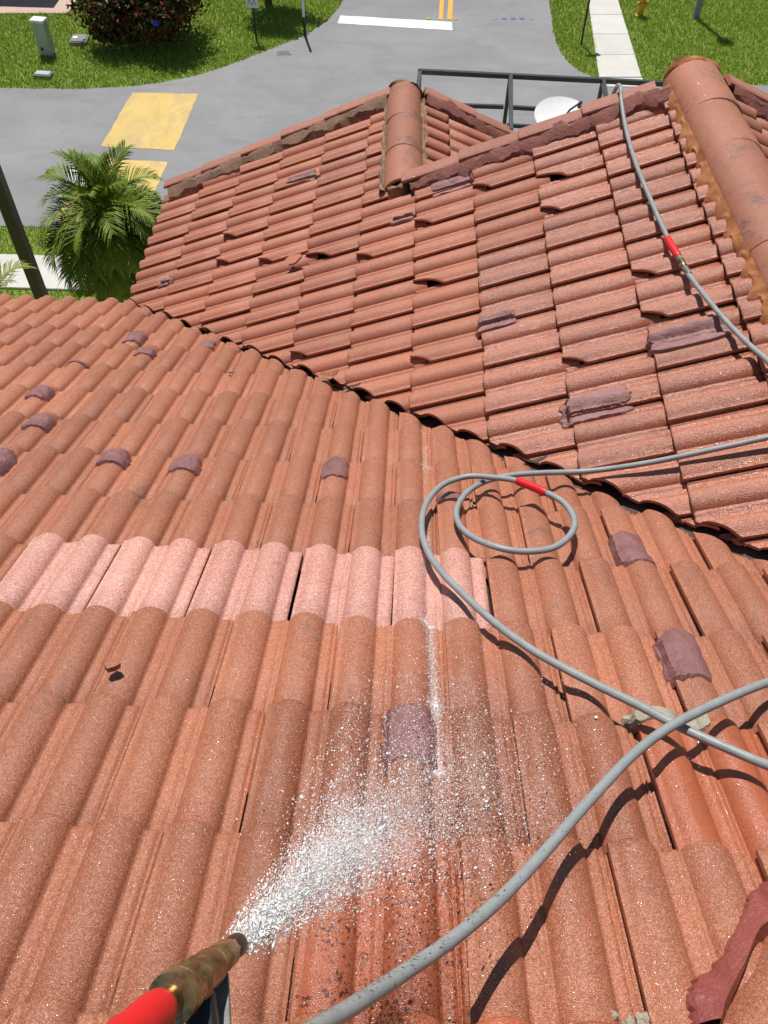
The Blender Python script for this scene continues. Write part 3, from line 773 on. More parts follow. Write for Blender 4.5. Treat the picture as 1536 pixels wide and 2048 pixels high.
# orange bed beside the long ridge, with tongues running down into the pans
bm = bmesh.new(); prev = None; yy = np.linspace(0.45, YR2-0.02, 220)
for y in yy:
    s = ((y-2*W*PH[10]) % W)/W
    tongue = max(0.0, 0.5+0.5*math.cos(2*math.pi*(s-0.82)))**1.3
    kk = math.floor((y-2*W*PH[10])/W); foot = 0.030+(0.026+0.030*nz(kk*3.7, 1.3))*tongue+0.018*nz(y*6)+0.008*nz(y*23)+0.004*nz(y*70)
    row = []
    for k, t in enumerate((0, 0.25, 0.5, 0.75, 1.0)):
        x = XR-0.058-0.09*(y-0.35)/3.0-foot*(1-t); base = surfB(min(x, 1.95), y)
        hh = max(base, 0.03*t)+0.004+0.020*t**0.7+0.008*nz(y*16, k*1.7)+0.004*nz(y*55, k*3.1)-(0.012 if t == 0 else 0)
        row.append(bm.verts.new(ptB(x, y, hh)))
    if prev:
        for k in range(4): bm.faces.new((prev[k], row[k], row[k+1], prev[k+1]))
    prev = row
part('ridge_mortar', bm, M['orange'], smooth=True, sharp=0.9)

# --- rake (verge) tiles along the gable edges
def rake_tile_mesh(L):
    bm = bmesh.new()
    # section in (across, up): inverted L with rounded shoulder; across positive = outwards
    sec = [(-0.045, 0.066), (-0.041, 0.078), (-0.028, 0.084), (0.045, 0.084), (0.062, 0.078), (0.070, 0.064), (0.070, -0.10), (0.050, -0.10), (0.050, 0.060), (-0.040, 0.062)]
    rows = []
    for y, k in ((0, 0), (L*0.5, 0), (L-0.004, 0), (L, 1)):
        rows.append([bm.verts.new((a*(0.97 if k else 1), y, b-0.016-(0.003 if k else 0)+0.020*(y/L))) for a, b in sec])
    n = len(sec)
    for i in range(3):
        for k in range(n): bm.faces.new((rows[i][k], rows[i][(k+1) % n], rows[i+1][(k+1) % n], rows[i+1][k]))
    bm.faces.new(rows[0][::-1]); bm.faces.new(rows[-1])
    bmesh.ops.recalc_face_normals(bm, faces=bm.faces)
    me = bpy.data.meshes.new('rake_tile'); bm.to_mesh(me); bm.free(); me.materials.append(M['rake']); return me
RKM = rake_tile_mesh(EB+0.035)
def rake(top, bottom, out, bedmat, seed, nrm, rise=0.0):
    """top/bottom: points of the verge line on the slope plane; out: outward unit vector"""
    top = Vector(top); bottom = Vector(bottom); d = bottom-top; L = d.length; d.normalize()
    # mortar wall under the inner edge, as the parent part
    P = [top.lerp(bottom, t)+nrm*0.018-out*0.045 for t in np.linspace(0, 1, 12)]
    bm = bmesh.new(); prev = None; Q = catmull(P, 18)
    for i, q in enumerate(Q):
        row = []
        for k, (a, b) in enumerate(((-0.070, -0.03), (-0.060, 0.012), (-0.042, 0.030), (-0.018, 0.046), (0.008, 0.054), (0.08, 0.0))):
            j = 0.034*nz(i*0.07, k*0.7, seed)+0.014*nz(i*0.23, k*1.6, seed+5)+0.005*nz(i*0.8, k*3.3, seed+9)
            row.append(bm.verts.new(q+out*(a+j)+nrm*(b+0.6*j)))
        if prev:
            for k in range(5): bm.faces.new((prev[k], prev[k+1], row[k+1], row[k]))
        prev = row
    root = part('rake_mortar', bm, M[bedmat], smooth=True, sharp=0.35)
    s = L
    while s > 0.08:
        s -= EB
        o = bpy.data.objects.new('rake_tile', RKM)
        o.matrix_basis = basis(out, d, nrm, top+d*max(s, -0.015)) @ Matrix.Translation((random.uniform(-.006, .006), random.uniform(-.01, .01), random.uniform(-.003, .004))) @ Matrix.Rotation(random.uniform(-.012, .012), 4, 'Z')
        link(o, root)
    return root
OUT = Vector((0, 1, 0))
nC = Vector((math.sin(BP), 0, math.cos(BP)))
rake((XS-0.125, YR1-0.03, planeB_z(XS-0.125)), (XB0+0.05, YR1+0.015, planeB_z(XB0+0.05)), OUT, 'brown', 2, NB)
rake((XR-0.15, YR2-0.045, planeB_z(XR-0.15)), (XS+0.05, YR2+0.02, planeB_z(XS+0.05)), OUT, 'redbed', 7, NB)
rake((XS+0.10, YR1-0.03, ZS-0.10*math.tan(BP)), (XS+1.6, YR1-0.01, ZS-1.6*math.tan(BP)), OUT, 'redbed', 11, nC)
rake((XR+0.12, YR2-0.045, ZR-0.12*math.tan(BP)), (XR+2.2, YR2+0.02, ZR-2.2*math.tan(BP)), OUT, 'redbed', 13, nC)

# --- hip caps and fresh mortar at the lower right
hd = Vector((1, 1, -0.5*math.tan(AP)*2*0.5)).normalized()
hp = onA(1700, 2060, -0.005)
hip_from = hp-hd*0.75; hip_to = hp+hd*0.52
bm = bmesh.new(); tube(bm, [hip_from-Vector((0, 0, .06)), hip_to-Vector((0, 0, .06))], 0.10, 12); hip = part('hip', bm, M['redbed'])
hm = cap_mesh(0.145, 0.16, 0.46, 4); hm.materials.append(M['tile'])
ha, hb = frame_of(hd)
for i in range(3):
    o = bpy.data.objects.new('hip_cap', hm); o.matrix_basis = basis(ha, hd, hb, hip_from+hd*(0.40*i)-Vector((0, 0, 0.065))); link(o, hip)

# --- mortar patches
def patch(px, py, wa, wl, th, slope, mat='patch', on='A', seed=0, rot=0.0, snap=False, fall=16):
    q = (onA if on == 'A' else onB)(px, py, 0.03)
    n, mring = 44, 13
    V = []; F = []
    if on == 'A':
        cx, cv = q.x, q.y/math.cos(AP)/E
        if mat == 'patch': cx = (round(cx/W-0.72)+0.72)*W
    bm = bmesh.new(); rings = []
    for i in range(mring+1):
        t = i/mring; ring = []
        for k in range(n if i else 1):
            a = 2*math.pi*k/n
            ca, sa = math.cos(a), math.sin(a)
            pw_ = 6.0
            sq = (abs(ca)**pw_+abs(sa)**pw_)**(-1/pw_)
            rr_ = t*sq*(1+0.13*nz(ca*1.7+seed, sa*1.7)+0.11*nz(ca*6+seed, sa*6, 4)+0.05*nz(ca*15+seed, sa*15, 2))
            lx, ly = rr_*ca*wa, rr_*sa*wl
            lx, ly = lx*math.cos(rot)-ly*math.sin(rot), lx*math.sin(rot)+ly*math.cos(rot)
            hh = th*(1-t**fall)+(0.55 if on == 'A' else 0.30)*th*nz(lx*26+seed, ly*26)*(1-t**12) + (0.30 if on == 'A' else 0.15)*th*nz(lx*75+seed, ly*75)*(1-t**12)
            hh = max(hh, 0.0015) if t < 1 else -0.006
            if on == 'A':
                x = cx+lx; v = cv+ly/E
                # drape: take the highest nearby tile surface so that the mortar bridges the steps
                h = max(surfA(x+dx, v+dv/E) for dx in (-.004, 0, .004) for dv in (-.012, 0, .006)) if t < 1 else surfA(x, v)
                P = ptA(x, v, h+hh)
            else:
                # lx along the slope (uphill), ly across (towards +Y)
                x = q.x+lx*math.cos(BP); y = q.y+ly
                h = max(surfB(x+dx, y+dy) for dx in (-.01, 0, .01) for dy in (-.004, 0, .004)) if t < 1 else surfB(x, y)
                P = ptB(x, y, h+hh)
            ring.append(bm.verts.new(P))
        rings.append(ring)
    for k in range(n): bm.faces.new((rings[0][0], rings[1][k], rings[1][(k+1) % n]))
    for i in range(1, mring):
        for k in range(n): bm.faces.new((rings[i][k], rings[i+1][k], rings[i+1][(k+1) % n], rings[i][(k+1) % n]))
    return bm_obj('mortar_patch', bm, M[mat], slope, smooth=True, sharp=0.42)
for i, (x, y, a, b, t_) in enumerate(((270, 671, .050, .085, .016), (291, 702, .050, .045, .016), (160, 723, .052, .028, .008), (83, 784, .050, .062, .018), (80, 842, .052, .060, .018),
        (14, 920, .055, .070, .018), (225, 914, .052, .050, .016), (373, 927, .051, .055, .016), (671, 936, .045, .070, .014), (893, 992, .043, .040, .009),
        (1245, 1094, .050, .095, .012), (1349, 1308, .054, .088, .013), (798, 1468, .056, .080, .010), (413, 684, .040, .055, .010))):
    patch(x, y, a*1.16, b*1.08, t_*0.72, slopeA, seed=i*3.1+1)
patch(1330, 1432, 0.085, 0.030, 0.010, slopeA, 'grey', seed=71)
patch(1395, 1440, 0.030, 0.028, 0.010, slopeA, 'grey', seed=75)
for i, (x, y, a, b, t_) in enumerate(((603, 352, .115, .040, .016), (905, 362, .130, .040, .014), (806, 432, .072, .038, .020), (995, 640, .100, .048, .015), (1385, 665, .165, .055, .016), (1195, 805, .150, .050, .012), (330, 560, .055, .038, .018))):
    patch(x, y, a*0.98, b*1.22, t_*0.85, slopeB, 'patchB', on='B', seed=40+i*2.3)
def smear(pl, pr, mat, h=0.012, seed=0):
    bm = bmesh.new(); A_ = catmull([onA(*p, 0.03) for p in pl], 8); B_ = catmull([onA(*p, 0.03) for p in pr], 8); prev = None
    for i in range(len(A_)):
        row = []
        for k in range(9):
            t = k/8; q = A_[i].lerp(B_[i], t); x, v = q.x, q.y/math.cos(AP)/E
            sf = max(surfA(x+dx, v) for dx in (-.02, 0, .02)); hh = sf*(1-t)+t*0.050+0.008+0.004*nz(q.x*40+seed, q.y*40)
            if k == 0: hh -= 0.014
            if k == 8: hh -= 0.09
            e = (0.010*nz(i*0.9, k*5.0, seed)) if k < 2 else 0
            row.append(bm.verts.new(ptA(x+e, v, hh)))
        if prev:
            for k in range(8): bm.faces.new((prev[k], prev[k+1], row[k+1], row[k]))
        prev = row
    return bm_obj('mortar_smear', bm, M[mat], slopeA, smooth=True, sharp=0.9)
smear([(1570, 1745), (1517, 1775), (1492, 1830), (1455, 1905), (1405, 1950), (1380, 2000), (1392, 2060)], [(1600, 1820), (1550, 1880), (1520, 1905), (1497, 1960), (1478, 2005), (1462, 2040), (1450, 2075)], 'patchwet')

# ------------------------------------------------------------------ the hose
def hose_path(segs, k=10): return catmull(segs, k)
HR = 0.0105
s1 = [(1243, 150, 'r'), (1240, 170, 'r'), (1243, 205), (1252, 258), (1270, 322), (1298, 392), (1322, 447), (1345, 495), (1371, 540), (1402, 582), (1450, 640), (1500, 691), (1540, 726)]
P = []
top_r = onB(1240, 172, 0.115)
P += [top_r+Vector((-0.04, 0.34, -1.6)), top_r+Vector((-0.02, 0.20, -0.5)), top_r+Vector((0, 0.11, -0.10)), top_r]
for q in s1[2:]: P.append(onB(q[0], q[1], (0.085 if q[1] < 220 else 0.052)))
P += [onB(1600, 790, 0.055), onB(1640, 835, 0.055), onB(1610, 862, 0.055)]
s2 = [(1540, 874, 'B', .055), (1440, 896, 'B', .055), (1300, 925, 'B', .055), (1180, 942, 'B', .06), (1080, 946, 'A', .075), (1020, 951, 'A', .070), (968, 964, 'A', .058), (932, 987, 'A', .056), (913, 1020, 'A', .056), (920, 1052, 'A', .056), (950, 1077, 'A', .056),
      (1000, 1096, 'A', .060), (1050, 1103, 'A', .056), (1105, 1096, 'A', .060), (1139, 1072, 'A', .070), (1149, 1042, 'A', .080), (1130, 1008, 'A', .092), (1092, 985, 'A', .100), (1035, 962, 'A', .100), (985, 955, 'A', .090), (935, 953, 'A', .076),
      (885, 970, 'A', .062), (853, 1006, 'A', .054), (843, 1050, 'A', .054), (852, 1095, 'A', .060), (880, 1140, 'A', .062), (930, 1192, 'A', .062), (990, 1246, 'A', .060), (1060, 1297, 'A', .060), (1130, 1337, 'A', .062), (1200, 1373, 'A', .066), (1280, 1412, 'A', .075), (1350, 1449, 'A', .080), (1440, 1490, 'A', .080), (1540, 1532, 'A', .072)]
for x, y, on, h in s2: P.append(onA(x, y, h) if on == 'A' else onB(x, y, h))
P += [onA(1640, 1560, .06), onA(1720, 1500, .06), onA(1690, 1400, .06), onA(1600, 1350, .07)]
s3 = [(1540, 1363, .085), (1450, 1399, .105), (1350, 1448, .112), (1270, 1506, .110), (1180, 1600, .120), (1090, 1703, .140), (1000, 1798, .175), (900, 1882, .22), (800, 1951, .28), (700, 2016, .35), (640, 2052, .40), (560, 2110, .47), (470, 2190, .53)]
for x, y, h in s3: P.append(onA(x, y, h))
HP = hose_path(P, 8)
hose = empty('pressure_hose', (top_r.x, top_r.y, top_r.z-0.1), 'long grey rubber hose with red sleeves coiled across the tile roof', 'hose')
HOW = Matrix.Translation(hose.location)
bm = bmesh.new(); tube(bm, HP, HR, 12); bm_obj('hose_tube', bm, M['hose'], hose, HOW, smooth=True, sharp=1.0)
def sleeve(pts, r, mat, name, ends=True):
    Q = catmull(pts, 6); n = len(Q); rr = [r*(0.86 if (i in (0, n-1)) else 1.0) for i in range(n)]
    bm = bmesh.new(); tube(bm, Q, rr, 14); return bm_obj(name, bm, M[mat], hose, HOW, smooth=True, sharp=0.9)
sleeve([onB(1334, 477, .052), onB(1345, 495, .052), onB(1357, 514, .052)], 0.0165, 'redsleeve', 'red_sleeve')
sleeve([onB(1357, 514, .052), onB(1362, 522, .052)], 0.0140, 'steel', 'coupling')
sleeve([onB(1361, 521, .052), onB(1368, 534, .052)], 0.0158, 'brass', 'coupling')
sleeve([onB(1368, 534, .052), onB(1379, 549, .052)], 0.0130, 'steel', 'coupling')
sleeve([onA(1093, 985.5, .100), onA(1064, 973, .1005), onA(1034, 961.5, .100)], 0.0150, 'redsleeve', 'red_sleeve')

# ------------------------------------------------------------------ the nozzle in the lower left corner
tip = at(477, 1887, 0.86); back = at(196, 2120, 0.66)
ax = (tip-back); NL = ax.length; ax.normalize()
na, nb = frame_of(ax)
# nb: the side nearest the viewer's up
NM = Matrix((na, nb, ax)).transposed().to_4x4(); NM.translation = back
noz = empty('spray_nozzle', back, 'brass hose nozzle with red rubber grip spraying water, bottom left corner', 'nozzle')
NW = Matrix.Translation(back)
def npart(name, prof, mat, n=28, off=None):
    bm = bmesh.new(); lathe(bm, prof, NM if off is None else NM @ off, n)
    return bm_obj(name, bm, M[mat], noz, NW, smooth=True, sharp=0.55)
L_ = NL
npart('grip', [(0.0148, -0.10), (0.0148, 0.10*L_), (0.0155, 0.14*L_), (0.0144, 0.19*L_), (0.0149, 0.21*L_), (0.0155, 0.30*L_), (0.0153, 0.33*L_), (0.0144, 0.355*L_), (0.0126, 0.372*L_), (0.0101, 0.38*L_)], 'redsleeve')
npart('hose_barb', [(0.0112, 0.35*L_), (0.0112, 0.45*L_)], 'brass')
npart('collar', [(0.0173, 0.425*L_), (0.0194, 0.428*L_), (0.0197, 0.440*L_), (0.0186, 0.448*L_), (0.0186, 0.485*L_), (0.0192, 0.489*L_), (0.0192, 0.505*L_), (0.0180, 0.510*L_), (0.0180, 0.55*L_), (0.0164, 0.555*L_)], 'brass')
npart('hex_nut', [(0.0161, 0.54*L_), (0.0190, 0.548*L_), (0.0190, 0.60*L_), (0.0161, 0.61*L_)], 'brass', 6)
npart('body', [(0.0144, 0.60*L_), (0.0157, 0.608*L_), (0.0157, 0.72*L_), (0.0150, 0.745*L_), (0.0141, 0.76*L_)], 'brass')
npart('flats', [(0.0130, 0.73*L_), (0.0142, 0.745*L_), (0.0130, 0.87*L_), (0.0101, 0.93*L_)], 'brass', 8)
npart('tip', [(0.0098, 0.905*L_), (0.0104, 0.915*L_), (0.0104, 0.980*L_), (0.0096, 0.996*L_), (0.0064, 1.0*L_), (0.0056, 0.975*L_)], 'brown_tip')
dn = (-up*0.7+rt*0.25-ax*0.2).normalized(); dn = (dn-ax*dn.dot(ax)).normalized()
c0 = back+ax*(0.66*L_)
bm = bmesh.new(); bar(bm, c0+dn*0.010-ax*0.01, c0+dn*0.062-ax*0.022, 0.024, 0.022, 0.003); bm_obj('valve_neck', bm, M['blackplastic'], noz, NW)
bm = bmesh.new(); bar(bm, c0+dn*0.010+ax*0.030, c0+dn*0.050+ax*0.012, 0.016, 0.005, 0.001); bar(bm, c0+dn*0.048+ax*0.014, c0+dn*0.105-ax*0.030, 0.022, 0.006, 0.001); bm_obj('lever', bm, M['steel'], noz, NW)
bm = bmesh.new(); tube(bm, [c0+dn*0.050+rt*0.004, c0+dn*0.050+rt*0.024], 0.008, 6); bm_obj('bolt', bm, M['steel'], noz, NW)

# ------------------------------------------------------------------ water
OCT = np.array([[1, 0, 0], [-1, 0, 0], [0, 1, 0], [0, -1, 0], [0, 0, 1], [0, 0, -1]], float)
OCF = np.array([[0, 2, 4], [2, 1, 4], [1, 3, 4], [3, 0, 4], [2, 0, 5], [1, 2, 5], [3, 1, 5], [0, 3, 5]])
def drops(name, C, R, stretch, axis, mat):
    n = len(C); A = axis/np.linalg.norm(axis, axis=1, keepdims=True)
    V = OCT[None]*R[:, None, None]*rng.uniform(0.7, 1.3, (n, 6, 1))
    al = (V*A[:, None]).sum(2, keepdims=True); V = V + A[:, None]*al*(stretch[:, None, None]-1) + C[:, None]
    F = (OCF[None]+6*np.arange(n)[:, None, None]).reshape(-1)
    me = bpy.data.meshes.new(name); me.vertices.add(6*n); me.vertices.foreach_set('co', V.ravel()); me.loops.add(len(F)); me.loops.foreach_set('vertex_index', F)
    me.polygons.add(len(F)//3); me.polygons.foreach_set('loop_start', np.arange(0, len(F), 3)); me.update(calc_edges=True)
    me.polygons.foreach_set('use_smooth', np.ones(len(F)//3, bool)); me.materials.append(M[mat])
    return link(bpy.data.objects.new(name, me))
T0 = np.array(tip); T1 = np.array(onA(950, 1490, 0.03)); AX = T1-T0; AL = np.linalg.norm(AX); AXN = AX/AL
e1 = np.cross(AXN, [0, 0, 1]); e1 /= np.linalg.norm(e1); e2 = np.cross(e1, AXN)
nA = np.array(NA)
def jet(n, tlo, thi, pw, spread, rlo, rhi, clump=0.5):
    t = tlo+(thi-tlo)*rng.random(n)**pw
    # broken into ragged clumps
    ncl = 190; cl = rng.integers(0, ncl, n); off = rng.normal(0, 1, (ncl, 3))
    g = rng.normal(0, 1, (n, 2))*0.55 + off[cl][:, :2]*clump
    g[:, 0] = np.clip(g[:, 0], -2.2, 2.2)
    R = 0.006+spread*t**0.9
    P = T0+AXN*AL*t[:, None] + e1*(g[:, :1]*R[:, None])*1.15 + e2*(g[:, 1:]*R[:, None])*0.8
    # keep above the tiles
    h = P@nA
    P += nA[None]*np.maximum(0, 0.040-h)[:, None]
    r = rng.uniform(rlo, rhi, n)*rng.lognormal(0, 0.35, n)
    d = P-T0; return P, r, d
p1 = jet(15000, 0.0, 0.40, 0.75, 0.062, 0.0002, 0.0006, 0.95); p2 = jet(9000, 0.15, 1.02, 0.85, 0.100, 0.00025, 0.0009, 1.1)
p3 = jet(24000, 0.0, 0.50, 0.75, 0.060, 0.00012, 0.00030, 0.75); p4 = jet(12000, 0.3, 1.05, 0.7, 0.115, 0.00012, 0.00035, 1.0)
p5 = jet(5200, 0.0, 0.34, 0.8, 0.048, 0.0004, 0.0009, 0.8); p6 = jet(1500, 0.25, 1.0, 0.9, 0.095, 0.0006, 0.0014, 1.1)
nlig = len(p5[0])+len(p6[0])
p1 = tuple(np.concatenate(z) for z in zip(p5, p6, p1, p3, p4))
Pj = np.concatenate([p1[0], p2[0]]); Rj = np.concatenate([p1[1], p2[1]]); Dj = np.concatenate([p1[2], p2[2]])+1e-4
stj = rng.uniform(1.0, 3.0, len(Pj)); stj[:len(p5[0])] = rng.uniform(2, 6, len(p5[0])); stj[len(p5[0]):nlig] = rng.uniform(1, 3.5, nlig-len(p5[0]))
sp = drops('water_spray', Pj, Rj, stj, Dj+rng.normal(0, 0.03, Dj.shape), 'water')
tag(sp, 'white plume of water droplets spraying from the brass nozzle', 'water spray', kind='stuff')
def splash(n, cx, cy, sx, sy, hmax, rlo, rhi):
    P = []; 
    for _ in range(n):
        x, y = random.gauss(cx, sx), random.gauss(cy, sy)
        q = onA(x, y, 0.02); P.append(np.array(ptA(q.x, q.y/math.cos(AP)/E, surfA(q.x, q.y/math.cos(AP)/E)+0.0015+hmax*random.random()**2.5)))
    return np.array(P), rng.uniform(rlo, rhi, n)*rng.lognormal(0, 0.3, n)
q1 = splash(9000, 880, 1560, 95, 85, 0.05, 0.0002, 0.0007); q2 = splash(6000, 860, 1500, 170, 180, 0.08, 0.0002, 0.0007); q3 = splash(1800, 800, 1650, 150, 110, 0.10, 0.0004, 0.0010); q4 = splash(1500, 900, 1450, 330, 330, 0.05, 0.0003, 0.0008)
Ps = np.concatenate([q1[0], q2[0], q3[0], q4[0]]); Rs = np.concatenate([q1[1], q2[1], q3[1], q4[1]])
sd = drops('water_splash', Ps, Rs, rng.uniform(1, 2.2, len(Ps)), rng.normal(0, 1, (len(Ps), 3))+np.array(DA), 'water')
tag(sd, 'scattered water drops splashing up from the wet tiles below the purple patch', 'water splash', kind='stuff')
line = catmull([Vector((*p, 0)) for p in ((885, 1540), (876, 1440), (868, 1350), (860, 1262), (858, 1230), (853, 1130), (853, 1090), (852, 1000), (852, 930), (850, 862))], 20)
Pt, Rt = [], []
for _ in range(9500):
    i = random.random(); i = int((i**1.9)*(len(line)-1)); c = line[i]; wd = 13*(1-0.5*i/len(line))
    x, y = random.gauss(c.x, wd*0.65), random.gauss(c.y, 5); q = onA(x, y, 0.0)
    if nz(y*0.02, 4.0) < -0.35: continue
    Pt.append(np.array(ptA(q.x, q.y/math.cos(AP)/E, surfA(q.x, q.y/math.cos(AP)/E)+0.0012))); Rt.append(random.uniform(0.0003, 0.0010))
for cx, cy, m_ in ((860, 1246, 160), (975, 1247, 90), (852, 935, 70), (852, 866, 60), (853, 1075, 60), (870, 1400, 90)):
    for _ in range(m_):
        q = onA(random.gauss(cx, 9), random.gauss(cy, 5), 0.0); Pt.append(np.array(ptA(q.x, q.y/math.cos(AP)/E, surfA(q.x, q.y/math.cos(AP)/E)+0.0015))); Rt.append(random.uniform(0.0007, 0.0016))
Pt = np.array(Pt); Rt = np.array(Rt)
wt = drops('water_trickle', Pt, Rt, rng.uniform(1, 3, len(Pt)), np.tile(np.array(DA), (len(Pt), 1))+rng.normal(0, .2, (len(Pt), 3)), 'water')
tag(wt, 'foaming white trickle of water running down one tile trough', 'water trickle', kind='stuff')

# ------------------------------------------------------------------ screen frame and satellite dish beyond the gable
ZT = -1.6
fa, fb, fc, fd = (onZ(*p, ZT) for p in ((840, 143), (1021, 149), (1206, 160), (1420, 172)))
frm = empty('screen_frame', (fb.x, fb.y, ZT-3.0), 'bare dark aluminium screen enclosure frame standing behind the tiled gables', 'frame')
FW = Matrix.Translation(frm.location)
def fbar(name, p, q, w=0.038, h=0.038): bm = bmesh.new(); bar(bm, p, q, w, h, 0.003); return bm_obj(name, bm, M['alu'], frm, FW)
fdir = (fd-fa).normalized()
fbar('top_beam', fa-fdir*0.02, fd, 0.042, 0.042)
zr1 = on_plane(1010, 214, fb, Vector((0, 1, 0))).z; zr2 = on_plane(1006, 250, fb, Vector((0, 1, 0))).z
for p in (fa, fb, fc, fd):
    fbar('post', p-Vector((0, 0, 0.03)), Vector((p.x, p.y, ZG)), 0.036, 0.036)
for z in (zr1, zr2, zr2-1.6):
    for a, b in ((fa, fb), (fb, fc), (fc, fd)):
        fbar('rail', Vector((a.x, a.y, z))+fdir*0.027, Vector((b.x, b.y, z))-fdir*0.027, 0.034, 0.036)
for p, q in ((fb, (1022, 262)), (fc, (1222, 262)), (fa, (822, 262))):
    e = onZ(q[0], q[1], ZT-0.10); fbar('rafter', p+Vector((0, -0.03, 0.0)), e, 0.036, 0.045)
dc = at(1127, 247, 5.55)
dish = empty('satellite_dish', (dc.x, dc.y-0.1, dc.z-0.7), 'white satellite dish with thin black feed arm behind the long verge', 'satellite dish')
DW = Matrix.Translation(dish.location)
dn_ = (Vector((0.10, -0.22, 0.96))).normalized(); da_, db_ = frame_of(dn_)
DM = Matrix((da_, db_, dn_)).transposed().to_4x4(); DM.translation = dc
bm = bmesh.new(); pr = [(r, 0.9*r*r) for r in np.linspace(0.004, 0.185, 9)]+[(0.188, 0.0335), (0.186, 0.0375)]+[(r, 0.9*r*r+0.006) for r in np.linspace(0.18, 0.004, 9)]
lathe(bm, pr, DM, 36); bm_obj('reflector', bm, M['white'], dish, DW, smooth=True, sharp=0.8)
bm = bmesh.new(); lnb = dc+rt*0.085+up*0.075+dn_*0.06
tube(bm, [dc-up*0.06+dn_*0.03-rt*0.06, dc+dn_*0.06+rt*0.02+up*0.03, lnb], 0.006, 8); bm_obj('feed_arm', bm, M['blackplastic'], dish, DW)
bm = bmesh.new(); tube(bm, [lnb, lnb-dn_*0.035], 0.012, 10); bm_obj('feed_horn', bm, M['blackplastic'], dish, DW)
bm = bmesh.new(); tube(bm, [dc-dn_*0.02, dc-dn_*0.06-Vector((0, 0.02, .12)), dc+Vector((0, -0.12, -.7))], 0.018, 10); bm_obj('mast', bm, M['galv'], dish, DW)

# ------------------------------------------------------------------ palms
def frond_mesh(elev, L, droop, seed, mat, nl=36, ll=0.30):
    rr = random.Random(seed); V, F = [], []
    pts = []; p = Vector((0, 0, 0)); a = elev
    n = 22
    for i in range(n+1):
        pts.append(p.copy()); a -= droop/n*(0.4+1.2*i/n); p = p+Vector((math.cos(a), 0, math.sin(a)))*(L/n)
    def add(vs):
        b = len(V); V.extend(vs); F.append(tuple(range(b, b+len(vs))))
    for i in range(n):
        w = 0.010*(1-i/n)+0.003
        t = (pts[i+1]-pts[i]).normalized(); nn = Vector((-t.z, 0, t.x))
        for s in (-1, 1): add([pts[i]+nn*w*0.5, pts[i+1]+nn*w*0.5, pts[i+1]+Vector((0, s*w, 0)), pts[i]+Vector((0, s*w, 0))])
    for k in range(nl):
        f = 0.14+0.85*k/nl; x = f*n; i = min(n-1, int(x)); q = pts[i].lerp(pts[i+1], x-i); t = (pts[i+1]-pts[i]).normalized(); nn = Vector((-t.z, 0, t.x))
        for s in (-1, 1):
            l = ll*(0.55+0.75*math.sin(math.pi*min(1, f*0.9+0.1)))*rr.uniform(0.85, 1.1)
            d = (t*(0.55+0.5*f)+Vector((0, s*0.75, 0))+nn*rr.uniform(0.15, 0.45)).normalized()
            m1 = q+d*l*0.55; e = q+d*l+Vector((0, 0, -0.22*l-0.02*rr.random()))
            wv = d.cross(nn).normalized()*0.0095*rr.uniform(0.8, 1.2)
            add([q-wv*0.6, m1-wv, m1+wv, q+wv*0.6]); add([m1-wv, e, m1+wv])
    me = bpy.data.meshes.new('frond'); me.from_pydata([tuple(v) for v in V], [], F); me.materials.append(M[mat]); return me
def palm(name, crown, label, mat, n, scale, seed, L=1.0):
    rr = random.Random(seed)
    root = empty(name, (crown.x+0.05, crown.y+0.1, ZG), label, 'palm')
    RW = Matrix.Translation(root.location)
    bm = bmesh.new(); pts = catmull([Vector((crown.x+0.05, crown.y+0.1, ZG)), Vector((crown.x+0.02, crown.y+0.05, (ZG+crown.z)/2)), crown-Vector((0, 0, 0.05))], 14)
    tube(bm, pts, [0.075+0.010*(i % 2)+(0.03 if i > len(pts)-5 else 0) for i in range(len(pts))], 12); bm_obj('trunk', bm, M['stem'], root, RW, smooth=True)
    var = [frond_mesh(rad(e), L*(1.0+0.1*rr.random()), rad(dr), seed+i, mat) for i, (e, dr) in enumerate(((82, 70), (70, 105), (58, 125), (45, 135), (30, 130), (12, 115), (-8, 95), (-25, 68)))]
    for i in range(n):
        vi = min(7, int(8*(i/n)**0.72)); o = bpy.data.objects.new('frond', var[vi])
        o.parent = root; o.matrix_parent_inverse = RW.inverted()
        o.matrix_basis = Matrix.Translation(crown+Vector((0, 0, -0.10*vi/7))) @ Matrix.Rotation(i*2.39996+rr.uniform(-.25, .25), 4, 'Z') @ Matrix.Rotation(rr.uniform(-.14, .14), 4, 'Y') @ Matrix.Rotation(rr.uniform(-.35, .35), 4, 'X') @ Matrix.Scale(scale*rr.uniform(0.88, 1.1), 4)
        COL.objects.link(o)
palm('palm', at(214, 440, 11.9), 'feathery green dwarf palm beside the tiled eave corner', 'palm', 72, 0.97, 3, 1.02)
palm('palm', at(-12, 640, 8.6), 'yellow-green palm fronds rising behind the eave at the left edge', 'palmy', 26, 0.62, 8, 0.9)

